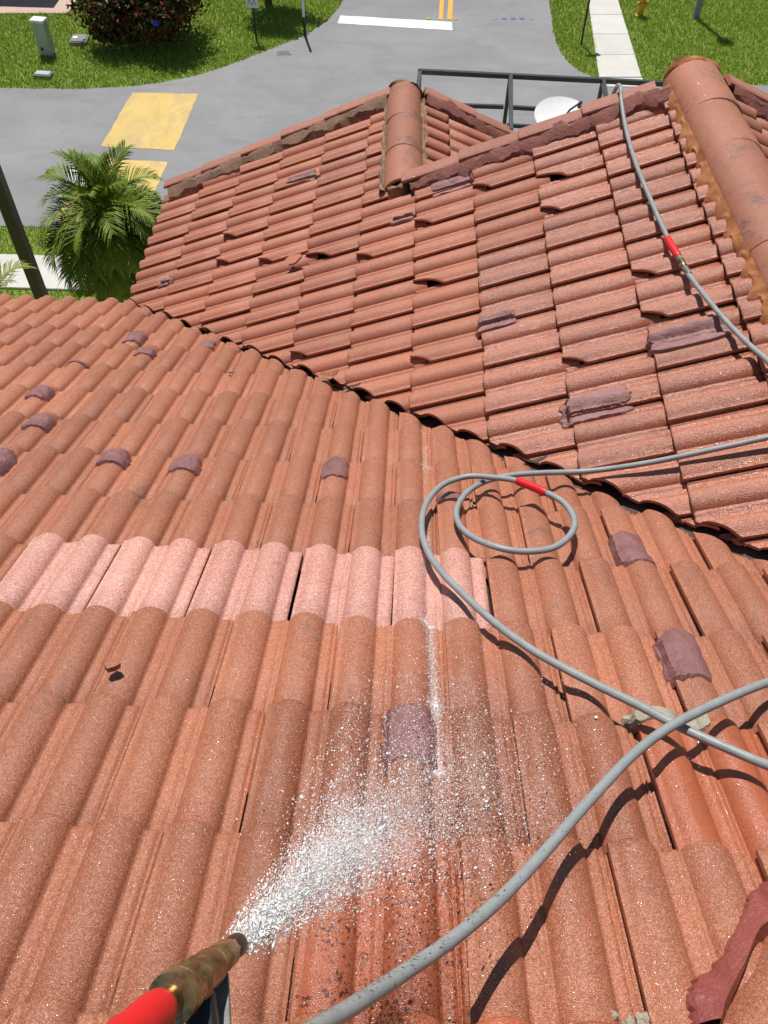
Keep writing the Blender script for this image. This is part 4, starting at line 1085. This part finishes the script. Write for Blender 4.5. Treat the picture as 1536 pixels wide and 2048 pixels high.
# ------------------------------------------------------------------ shrub and tree
def leaf_cloud(centre, radii, n, size, fill=0.55, seed=0, flat=False, lumps=26):
    r_ = np.random.default_rng(seed)
    d = r_.normal(0, 1, (lumps, 3)); d /= np.linalg.norm(d, axis=1, keepdims=True); lc = d*r_.uniform(0.45, 0.80, (lumps, 1)); lr = r_.uniform(0.24, 0.42, lumps)
    i = r_.integers(0, lumps, n); v = r_.normal(0, 1, (n, 3)); v /= np.linalg.norm(v, axis=1, keepdims=True)
    P = lc[i]+v*(lr[i]*(r_.random(n)**fill))[:, None]
    if flat: P[:, 2] = np.maximum(P[:, 2], -0.55+0.1*r_.random(n))
    nrm = v*0.6+r_.normal(0, 0.6, (n, 3)); nrm /= np.linalg.norm(nrm, axis=1, keepdims=True)
    P = P*np.array(radii)+np.array(centre)
    a = np.cross(nrm, r_.normal(0, 1, (n, 3))); a /= np.linalg.norm(a, axis=1, keepdims=True); b = np.cross(nrm, a)
    s = size*r_.uniform(0.7, 1.3, n)
    V = np.stack([P-a*s[:, None], P+b*(s*0.45)[:, None]+nrm*(s*0.12)[:, None], P+a*s[:, None], P-b*(s*0.45)[:, None]+nrm*(s*0.12)[:, None]], 1)
    F = np.arange(4*n)
    return V.reshape(-1, 3), F.reshape(-1, 4)
def crown(name, centre, radii, n, size, mat, parent, pw, **k):
    V, F = leaf_cloud(centre, radii, n, size, **k)
    return mesh_obj(name, V, [tuple(f) for f in F.tolist()], M[mat], parent, pw)
sb = onZ(292, 78)
shr = empty('shrub', sb, 'large round dark green shrub with reddish lower leaves on the lawn', 'shrub')
SW = Matrix.Translation(sb)
crown('crown', (sb.x, sb.y, sb.z+1.25), (1.95, 1.75, 1.75), 15000, 0.085, 'shrub', shr, SW, seed=4, flat=True, lumps=44)
bm = bmesh.new()
for i in range(9):
    a = i*0.7; tube(bm, [sb, sb+Vector((0.3*math.cos(a), 0.3*math.sin(a), 0.6)), sb+Vector((0.9*math.cos(a), 0.9*math.sin(a), 1.5))], [0.05, 0.035, 0.012], 6)
bm_obj('stems', bm, M['bark'], shr, SW)
bb = at(312, 46, 1.0); dirb = (bb-CAM).normalized(); tb = (sb.y-1.5-CAM.y)/dirb.y; bb = CAM+dirb*tb
bm = bmesh.new(); bmesh.ops.create_icosphere(bm, subdivisions=2, radius=0.10)
for v in bm.verts: v.co = Vector((v.co.x*1.1, v.co.y*0.7, v.co.z*0.85))*(1+0.2*nz(v.co.x*20, v.co.y*20, v.co.z*20))
bmesh.ops.translate(bm, vec=bb, verts=bm.verts); o = bm_obj('blue_scrap', bm, M['blue'], None, smooth=True); tag(o, 'small bright blue scrap caught in the dark shrub', 'scrap')
tp = onZ(537, 10)
tre = empty('tree', tp, 'tree at the top edge whose crown shades the lawn beside the white post', 'tree'); TW = Matrix.Translation(tp)
bm = bmesh.new(); tube(bm, [tp, tp+Vector((0.03, 0, 1.3)), tp+Vector((0.0, 0.1, 2.6)), tp+Vector((0.1, 0.1, 4.0))], [0.13, 0.10, 0.085, 0.03], 10)
for i in range(6):
    a = i*1.05; q = tp+Vector((0, 0.05, 2.0+0.15*i)); tube(bm, [q, q+Vector((0.5*math.cos(a), 0.5*math.sin(a), 0.5)), q+Vector((1.1*math.cos(a), 1.0*math.sin(a), 1.0))], [0.045, 0.03, 0.01], 6)
bm_obj('trunk', bm, M['bark'], tre, TW, smooth=True)
crown('crown', (tp.x+0.15, tp.y+0.2, tp.z+3.2), (1.35, 1.25, 1.15), 5200, 0.09, 'treeleaf', tre, TW, seed=9, lumps=22)

# ------------------------------------------------------------------ street furniture
def upright(name, px, py, label, cat, **k):
    p = onZ(px, py); return p, empty(name, p, label, cat, **k), Matrix.Translation(p)
p, ped, PW = upright('utility_pedestal', 97, 111, 'pale green utility pedestal box on the lawn at top left', 'utility box')
RZ = Matrix.Translation(p) @ Matrix.Rotation(rad(-8), 4, 'Z')
bm = bmesh.new(); add_box(bm, (0, 0, 0.44), (0.36, 0.26, 0.88), RZ, 0.012); bm_obj('body', bm, M['pedestal'], ped, PW)
bm = bmesh.new(); add_box(bm, (0, 0, 0.925), (0.40, 0.30, 0.085), RZ, 0.015); bm_obj('cap', bm, M['pedtop'], ped, PW)
bm = bmesh.new(); add_box(bm, (0, 0, 0.03), (0.42, 0.32, 0.06), RZ, 0.01); bm_obj('base', bm, M['lid'], ped, PW)
bm = bmesh.new(); add_box(bm, (-0.06, -0.132, 0.22), (0.08, 0.008, 0.085), RZ); bm_obj('lock', bm, M['blackplastic'], ped, PW)
def lid(px, py, sx, sy, label, mat, dot=False):
    p = onZ(px, py); root = empty('valve_cover', p, label, 'valve cover', rz=rad(random.uniform(-6, 6)))
    bm = bmesh.new(); add_box(bm, (0, 0, 0.06), (sx, sy, 0.13), None, 0.012); bm_obj('lid', bm, M[mat], root)
    bm = bmesh.new(); add_box(bm, (0, 0, 0.03), (sx+0.07, sy+0.07, 0.14), None, 0.01); bm_obj('rim', bm, M['lid'], root)
    if dot: bm = bmesh.new(); lathe(bm, [(0.075, 0.12), (0.075, 0.136), (0.05, 0.142)], Matrix.Translation((-0.1, 0.0, 0)), 16); bm_obj('cap', bm, M['white'], root)
lid(160, 84, 0.42, 0.46, 'grey valve cover with white cap beside the shrub', 'lid', True)
lid(88, 154, 0.40, 0.22, 'small pale blue valve cover in the grass near the road', 'lidblue')

p, sg, GW = upright('pedestrian_sign', 513, 81, 'small white sign with teal walking figures on a thin black post', 'sign')
bm = bmesh.new(); tube(bm, [p, p+Vector((0, 0, 1.02))], 0.032, 10); bm_obj('post', bm, M['darkpost'], sg, GW, smooth=True, sharp=0.8)
sc_ = p+Vector((-0.01, -0.04, 1.12)); bm = bmesh.new(); add_box(bm, sc_, (0.34, 0.015, 0.46), Matrix.Identity(4), 0.0); pan = bm_obj('panel', bm, M['white'], sg, GW)
for fx, hh in ((-0.075, 0.0), (0.055, -0.01)):
    bm = bmesh.new(); c = sc_+Vector((fx, -0.0125, hh))
    bar(bm, c+Vector((0, 0, -0.02)), c+Vector((-0.05, 0, -0.155)), 0.026, 0.006); bar(bm, c+Vector((0, -0.001, -0.02)), c+Vector((0.05, -0.001, -0.15)), 0.026, 0.006)
    bar(bm, c+Vector((0, -0.002, -0.03)), c+Vector((0, -0.002, 0.09)), 0.045, 0.006); bar(bm, c+Vector((0.0, -0.003, 0.06)), c+Vector((0.06, -0.003, 0.0)), 0.02, 0.006)
    lathe(bm, [(0.028, -0.003), (0.028, 0.003)], Matrix.Translation(c+Vector((0, 0, 0.13))) @ Matrix.Rotation(math.pi/2, 4, 'X'), 14); bm_obj('figure', bm, M['signteal'], pan)
p, po, QW = upright('marker_post', 611, 74, 'slim white post with a black lower end at the road edge', 'post')
bm = bmesh.new(); tube(bm, [p, p+Vector((-0.02, 0, 0.55))], 0.042, 12); bm_obj('black_sleeve', bm, M['darkpost'], po, QW, smooth=True, sharp=0.8)
bm = bmesh.new(); tube(bm, [p+Vector((-0.02, 0, 0.55)), p+Vector((-0.06, 0, 2.2))], 0.038, 12); bm_obj('white_tube', bm, M['white'], po, QW, smooth=True, sharp=0.8)
p, po, QW = upright('sign_post', 1162, 89, 'thin dark sign post on the grass strip left of the sidewalk', 'sign post')
bm = bmesh.new(); tube(bm, [p, p+Vector((0, 0, 1.95))], 0.030, 10); bm_obj('post', bm, M['darkpost'], po, QW, smooth=True, sharp=0.8)
bm = bmesh.new(); add_box(bm, p+Vector((0, 0.035, 1.75)), (0.40, 0.012, 0.40)); bm_obj('panel', bm, M['white'], po, QW)
p, po, QW = upright('lamp_post', 1391, 36, 'grey lamp post on the lawn right of the yellow hydrant', 'lamp post')
bm = bmesh.new(); tube(bm, [p, p+Vector((0, 0, 0.05)), p+Vector((0, 0, 3.4))], [0.125, 0.105, 0.07], 12); bm_obj('post', bm, M['galv'], po, QW, smooth=True, sharp=0.8)
bm = bmesh.new(); lathe(bm, [(0.08, 3.4), (0.12, 3.45), (0.24, 3.62), (0.25, 3.85), (0.12, 4.0), (0.02, 4.05)], Matrix.Translation(p), 16); bm_obj('lantern', bm, M['galv'], po, QW, smooth=True, sharp=0.8)
lp = at(40, 480, 9.9)
po = empty('lamp_post', (lp.x, lp.y, ZG), 'thick dark bronze lamp post at the left edge beside the palm', 'lamp post'); QW = Matrix.Translation(po.location)
bm = bmesh.new(); add_box(bm, (lp.x, lp.y, (ZG+lp.z+1.6)/2), (0.125, 0.125, lp.z+1.6-ZG), Matrix.Identity(4), 0.012); bm_obj('post', bm, M['bronze'], po, QW)
bm = bmesh.new(); add_box(bm, (lp.x-0.35, lp.y, lp.z+1.68), (0.95, 0.28, 0.12), None, 0.02); bm_obj('lamp_head', bm, M['bronze'], po, QW)
p, hy, YW = upright('fire_hydrant', 1279, 32, 'yellow fire hydrant with teal bonnet beside the sidewalk', 'fire hydrant')
T_ = Matrix.Translation(p)
bm = bmesh.new(); lathe(bm, [(0.15, 0), (0.15, 0.04), (0.105, 0.05), (0.105, 0.12), (0.10, 0.14), (0.10, 0.46), (0.13, 0.48), (0.13, 0.52), (0.1, 0.525)], T_, 20); bm_obj('barrel', bm, M['hydrant'], hy, YW, smooth=True, sharp=0.6)
bm = bmesh.new(); lathe(bm, [(0.125, 0.522), (0.135, 0.545), (0.12, 0.60), (0.07, 0.66), (0.03, 0.68), (0.03, 0.72)], T_, 20); bm_obj('bonnet', bm, M['teal'], hy, YW, smooth=True, sharp=0.6)
for a in (rad(200), rad(20), rad(-70)):
    d = Vector((math.cos(a), math.sin(a), 0)); bm = bmesh.new(); tube(bm, [p+Vector((0, 0, 0.36))+d*0.08, p+Vector((0, 0, 0.36))+d*0.15, p+Vector((0, 0, 0.36))+d*0.151, p+Vector((0, 0, 0.36))+d*0.19], [0.05, 0.05, 0.065, 0.06], 12); bm_obj('outlet', bm, M['hydrant'], hy, YW, smooth=True, sharp=0.6)

# neighbour's house just past the top left corner: its eave shades the pink drive
nh = empty('neighbour_house', (-16.6, 31.6, ZG), "neighbour's low stucco house beyond the pink driveway", 'house'); NHW = Matrix.Translation(nh.location)
bm = bmesh.new(); add_box(bm, (-16.6, 32.2, ZG+1.45), (10.0, 7.6, 2.9)); bm_obj('wall', bm, M['wall'], nh, NHW)
bm = bmesh.new()
base_ = [(-22.2, 27.75), (-11.0, 27.75), (-11.0, 36.6), (-22.2, 36.6)]; lo = [bm.verts.new((x, y, ZG+2.9)) for x, y in base_]; r1 = bm.verts.new((-18.5, 32.2, ZG+4.6)); r2 = bm.verts.new((-14.7, 32.2, ZG+4.6))
for f in ((lo[0], lo[1], r2, r1), (lo[1], lo[2], r2), (lo[2], lo[3], r1, r2), (lo[3], lo[0], r1), (lo[3], lo[2], lo[1], lo[0])): bm.faces.new(f)
bm_obj('roof', bm, M['rake'], nh, NHW)
bm = bmesh.new(); add_box(bm, (-15.0, 28.39, ZG+1.5), (1.6, 0.06, 1.2)); wn = bm_obj('window', bm, M['white'], nh, NHW)
bm = bmesh.new(); add_box(bm, (-15.0, 28.35, ZG+1.5), (1.45, 0.03, 1.05)); bm_obj('pane', bm, M['glass'], wn)

# ------------------------------------------------------------------ loose bits on the roof
def shard(px, py, sz, label, mat='tileB', on='B', h=0.05, seed=0, pts=None, rz=0):
    q = (onA if on == 'A' else onB)(px, py, h); r_ = random.Random(seed)
    pts = pts or [(math.cos(a)*sz*r_.uniform(.6, 1.1), math.sin(a)*sz*r_.uniform(.6, 1.1)) for a in np.linspace(0, 2*math.pi, 8)[:-1]]
    bm = bmesh.new(); t_ = [bm.verts.new((x, y, 0.006+0.004*r_.random())) for x, y in pts]; b_ = [bm.verts.new((x*0.92, y*0.92, -0.006)) for x, y in pts]
    bm.faces.new(t_); bm.faces.new(b_[::-1])
    for i in range(len(pts)): bm.faces.new((t_[i], b_[i], b_[(i+1) % len(pts)], t_[(i+1) % len(pts)]))
    N_, D_ = (NA, DA) if on == 'A' else (NB, DB)
    bm.transform(basis(D_.cross(N_), D_, N_, q) @ Matrix.Rotation(rz, 4, 'Z'))
    o = bm_obj('tile_shard', bm, M[mat]); return tag(o, label, 'tile shard')
q = onB(585, 520, .05)
shard(586, 520, .05, 'pointed broken tile shard lying on the far gable slope', seed=4, h=0.052, pts=[(-.045, -.040), (-.015, -.055), (.05, -.02), (.055, .02), (-.01, .045), (-.05, .02)], rz=0.8)
shard(224, 1331, .022, 'small ribbed tile chip lying on the near slope below the pink row', 'tile', 'A', 0.045, 6)
def leaf(px, py, on, L, wv, curl, label, mat, rz, h=0.02):
    q = (onA if on == 'A' else onB)(px, py, h); V, F = [], []; n = 10
    for i in range(n+1):
        t = i/n; wd = wv*math.sin(math.pi*(0.06+0.9*t))**0.7; x = (t-0.5)*L; z = curl*(2*t-1)**2*L+0.004*nz(i*0.9, px)
        for s in (-1, 0, 1): V.append((x, s*wd, z+(0.35*wd if s else 0)+0.003*nz(i*2.0, s*3.0)))
    for i in range(n):
        for s in (0, 1): a = 3*i+s; F.append((a, a+1, a+4, a+3))
    N_, D_ = (NA, DA) if on == 'A' else (NB, DB); Mx = basis(D_.cross(N_), D_, N_, q) @ Matrix.Rotation(rz, 4, 'Z')
    me = bpy.data.meshes.new('leaf'); me.from_pydata([tuple(Mx @ Vector(v)) for v in V], [], F); me.materials.append(M[mat])
    md_o = bpy.data.objects.new('dry_leaf', me); link(md_o); s_ = md_o.modifiers.new('thick', 'SOLIDIFY'); s_.thickness = 0.0012
    return tag(md_o, label, 'leaf')
leaf(664, 753, 'B', 0.105, 0.028, 0.25, 'curled brown dry leaf lying in the roof valley', 'dryleaf', rad(75), 0.05)
leaf(705, 775, 'A', 0.09, 0.016, 0.2, 'dark crumpled leaf wedged in the valley below the curled brown leaf', 'darkleaf', rad(30), 0.03)
leaf(1070, 925, 'A', 0.11, 0.014, 0.2, 'dark leaf litter in the valley above the hose loop', 'darkleaf', rad(25), 0.03)
leaf(462, 747, 'A', 0.03, 0.010, 0.2, 'small dark leaf on the near slope left of the brown leaf', 'darkleaf', rad(10), 0.012)
leaf(226, 872, 'A', 0.018, 0.008, 0.2, 'tiny dark leaf bit above the leftmost row of purple patches', 'darkleaf', rad(40), 0.045)
def pebble(px, py, r, label, seed, mat='grey', on='A'):
    q = onA(px, py, 0.0); v = q.y/math.cos(AP)/E; c = ptA(q.x, v, surfA(q.x, v)+r*0.6)
    bm = bmesh.new(); bmesh.ops.create_icosphere(bm, subdivisions=3, radius=1)
    for w in bm.verts: w.co = w.co*r*(1+0.45*nz(w.co.x*1.7+seed, w.co.y*1.7, w.co.z*1.7)+0.2*nz(w.co.x*5+seed, w.co.y*5, w.co.z*5))
    bmesh.ops.translate(bm, vec=c, verts=bm.verts); return tag(bm_obj('mortar_crumb', bm, M[mat], smooth=True, sharp=0.7), label, 'mortar crumb')
pebble(1292, 2026, 0.014, 'grey mortar crumb standing at the bottom edge, tallest of three', 3)
pebble(1262, 2043, 0.012, 'grey mortar crumb at the bottom edge, flat one in the middle', 8)
pebble(1228, 2034, 0.006, 'tiny dark mortar crumb at the bottom edge, leftmost of three', 11)
pebble(1188, 1458, 0.004, 'tiny white chip on the near slope left of the grey mortar', 14, 'white')

for pre, g in (('palm', 'palms beside the house'), ('lamp_post', 'lamp posts along the street'), ('valve_cover', 'valve covers in the lawn'), ('mortar_crumb', 'mortar crumbs on the near slope'),
               ('dry_leaf', 'dry leaves on the roof'), ('tile_shard', 'broken tile shards on the roof')):
    for o in bpy.data.objects:
        if o.parent is None and o.name.split('.')[0] == pre: o['group'] = g
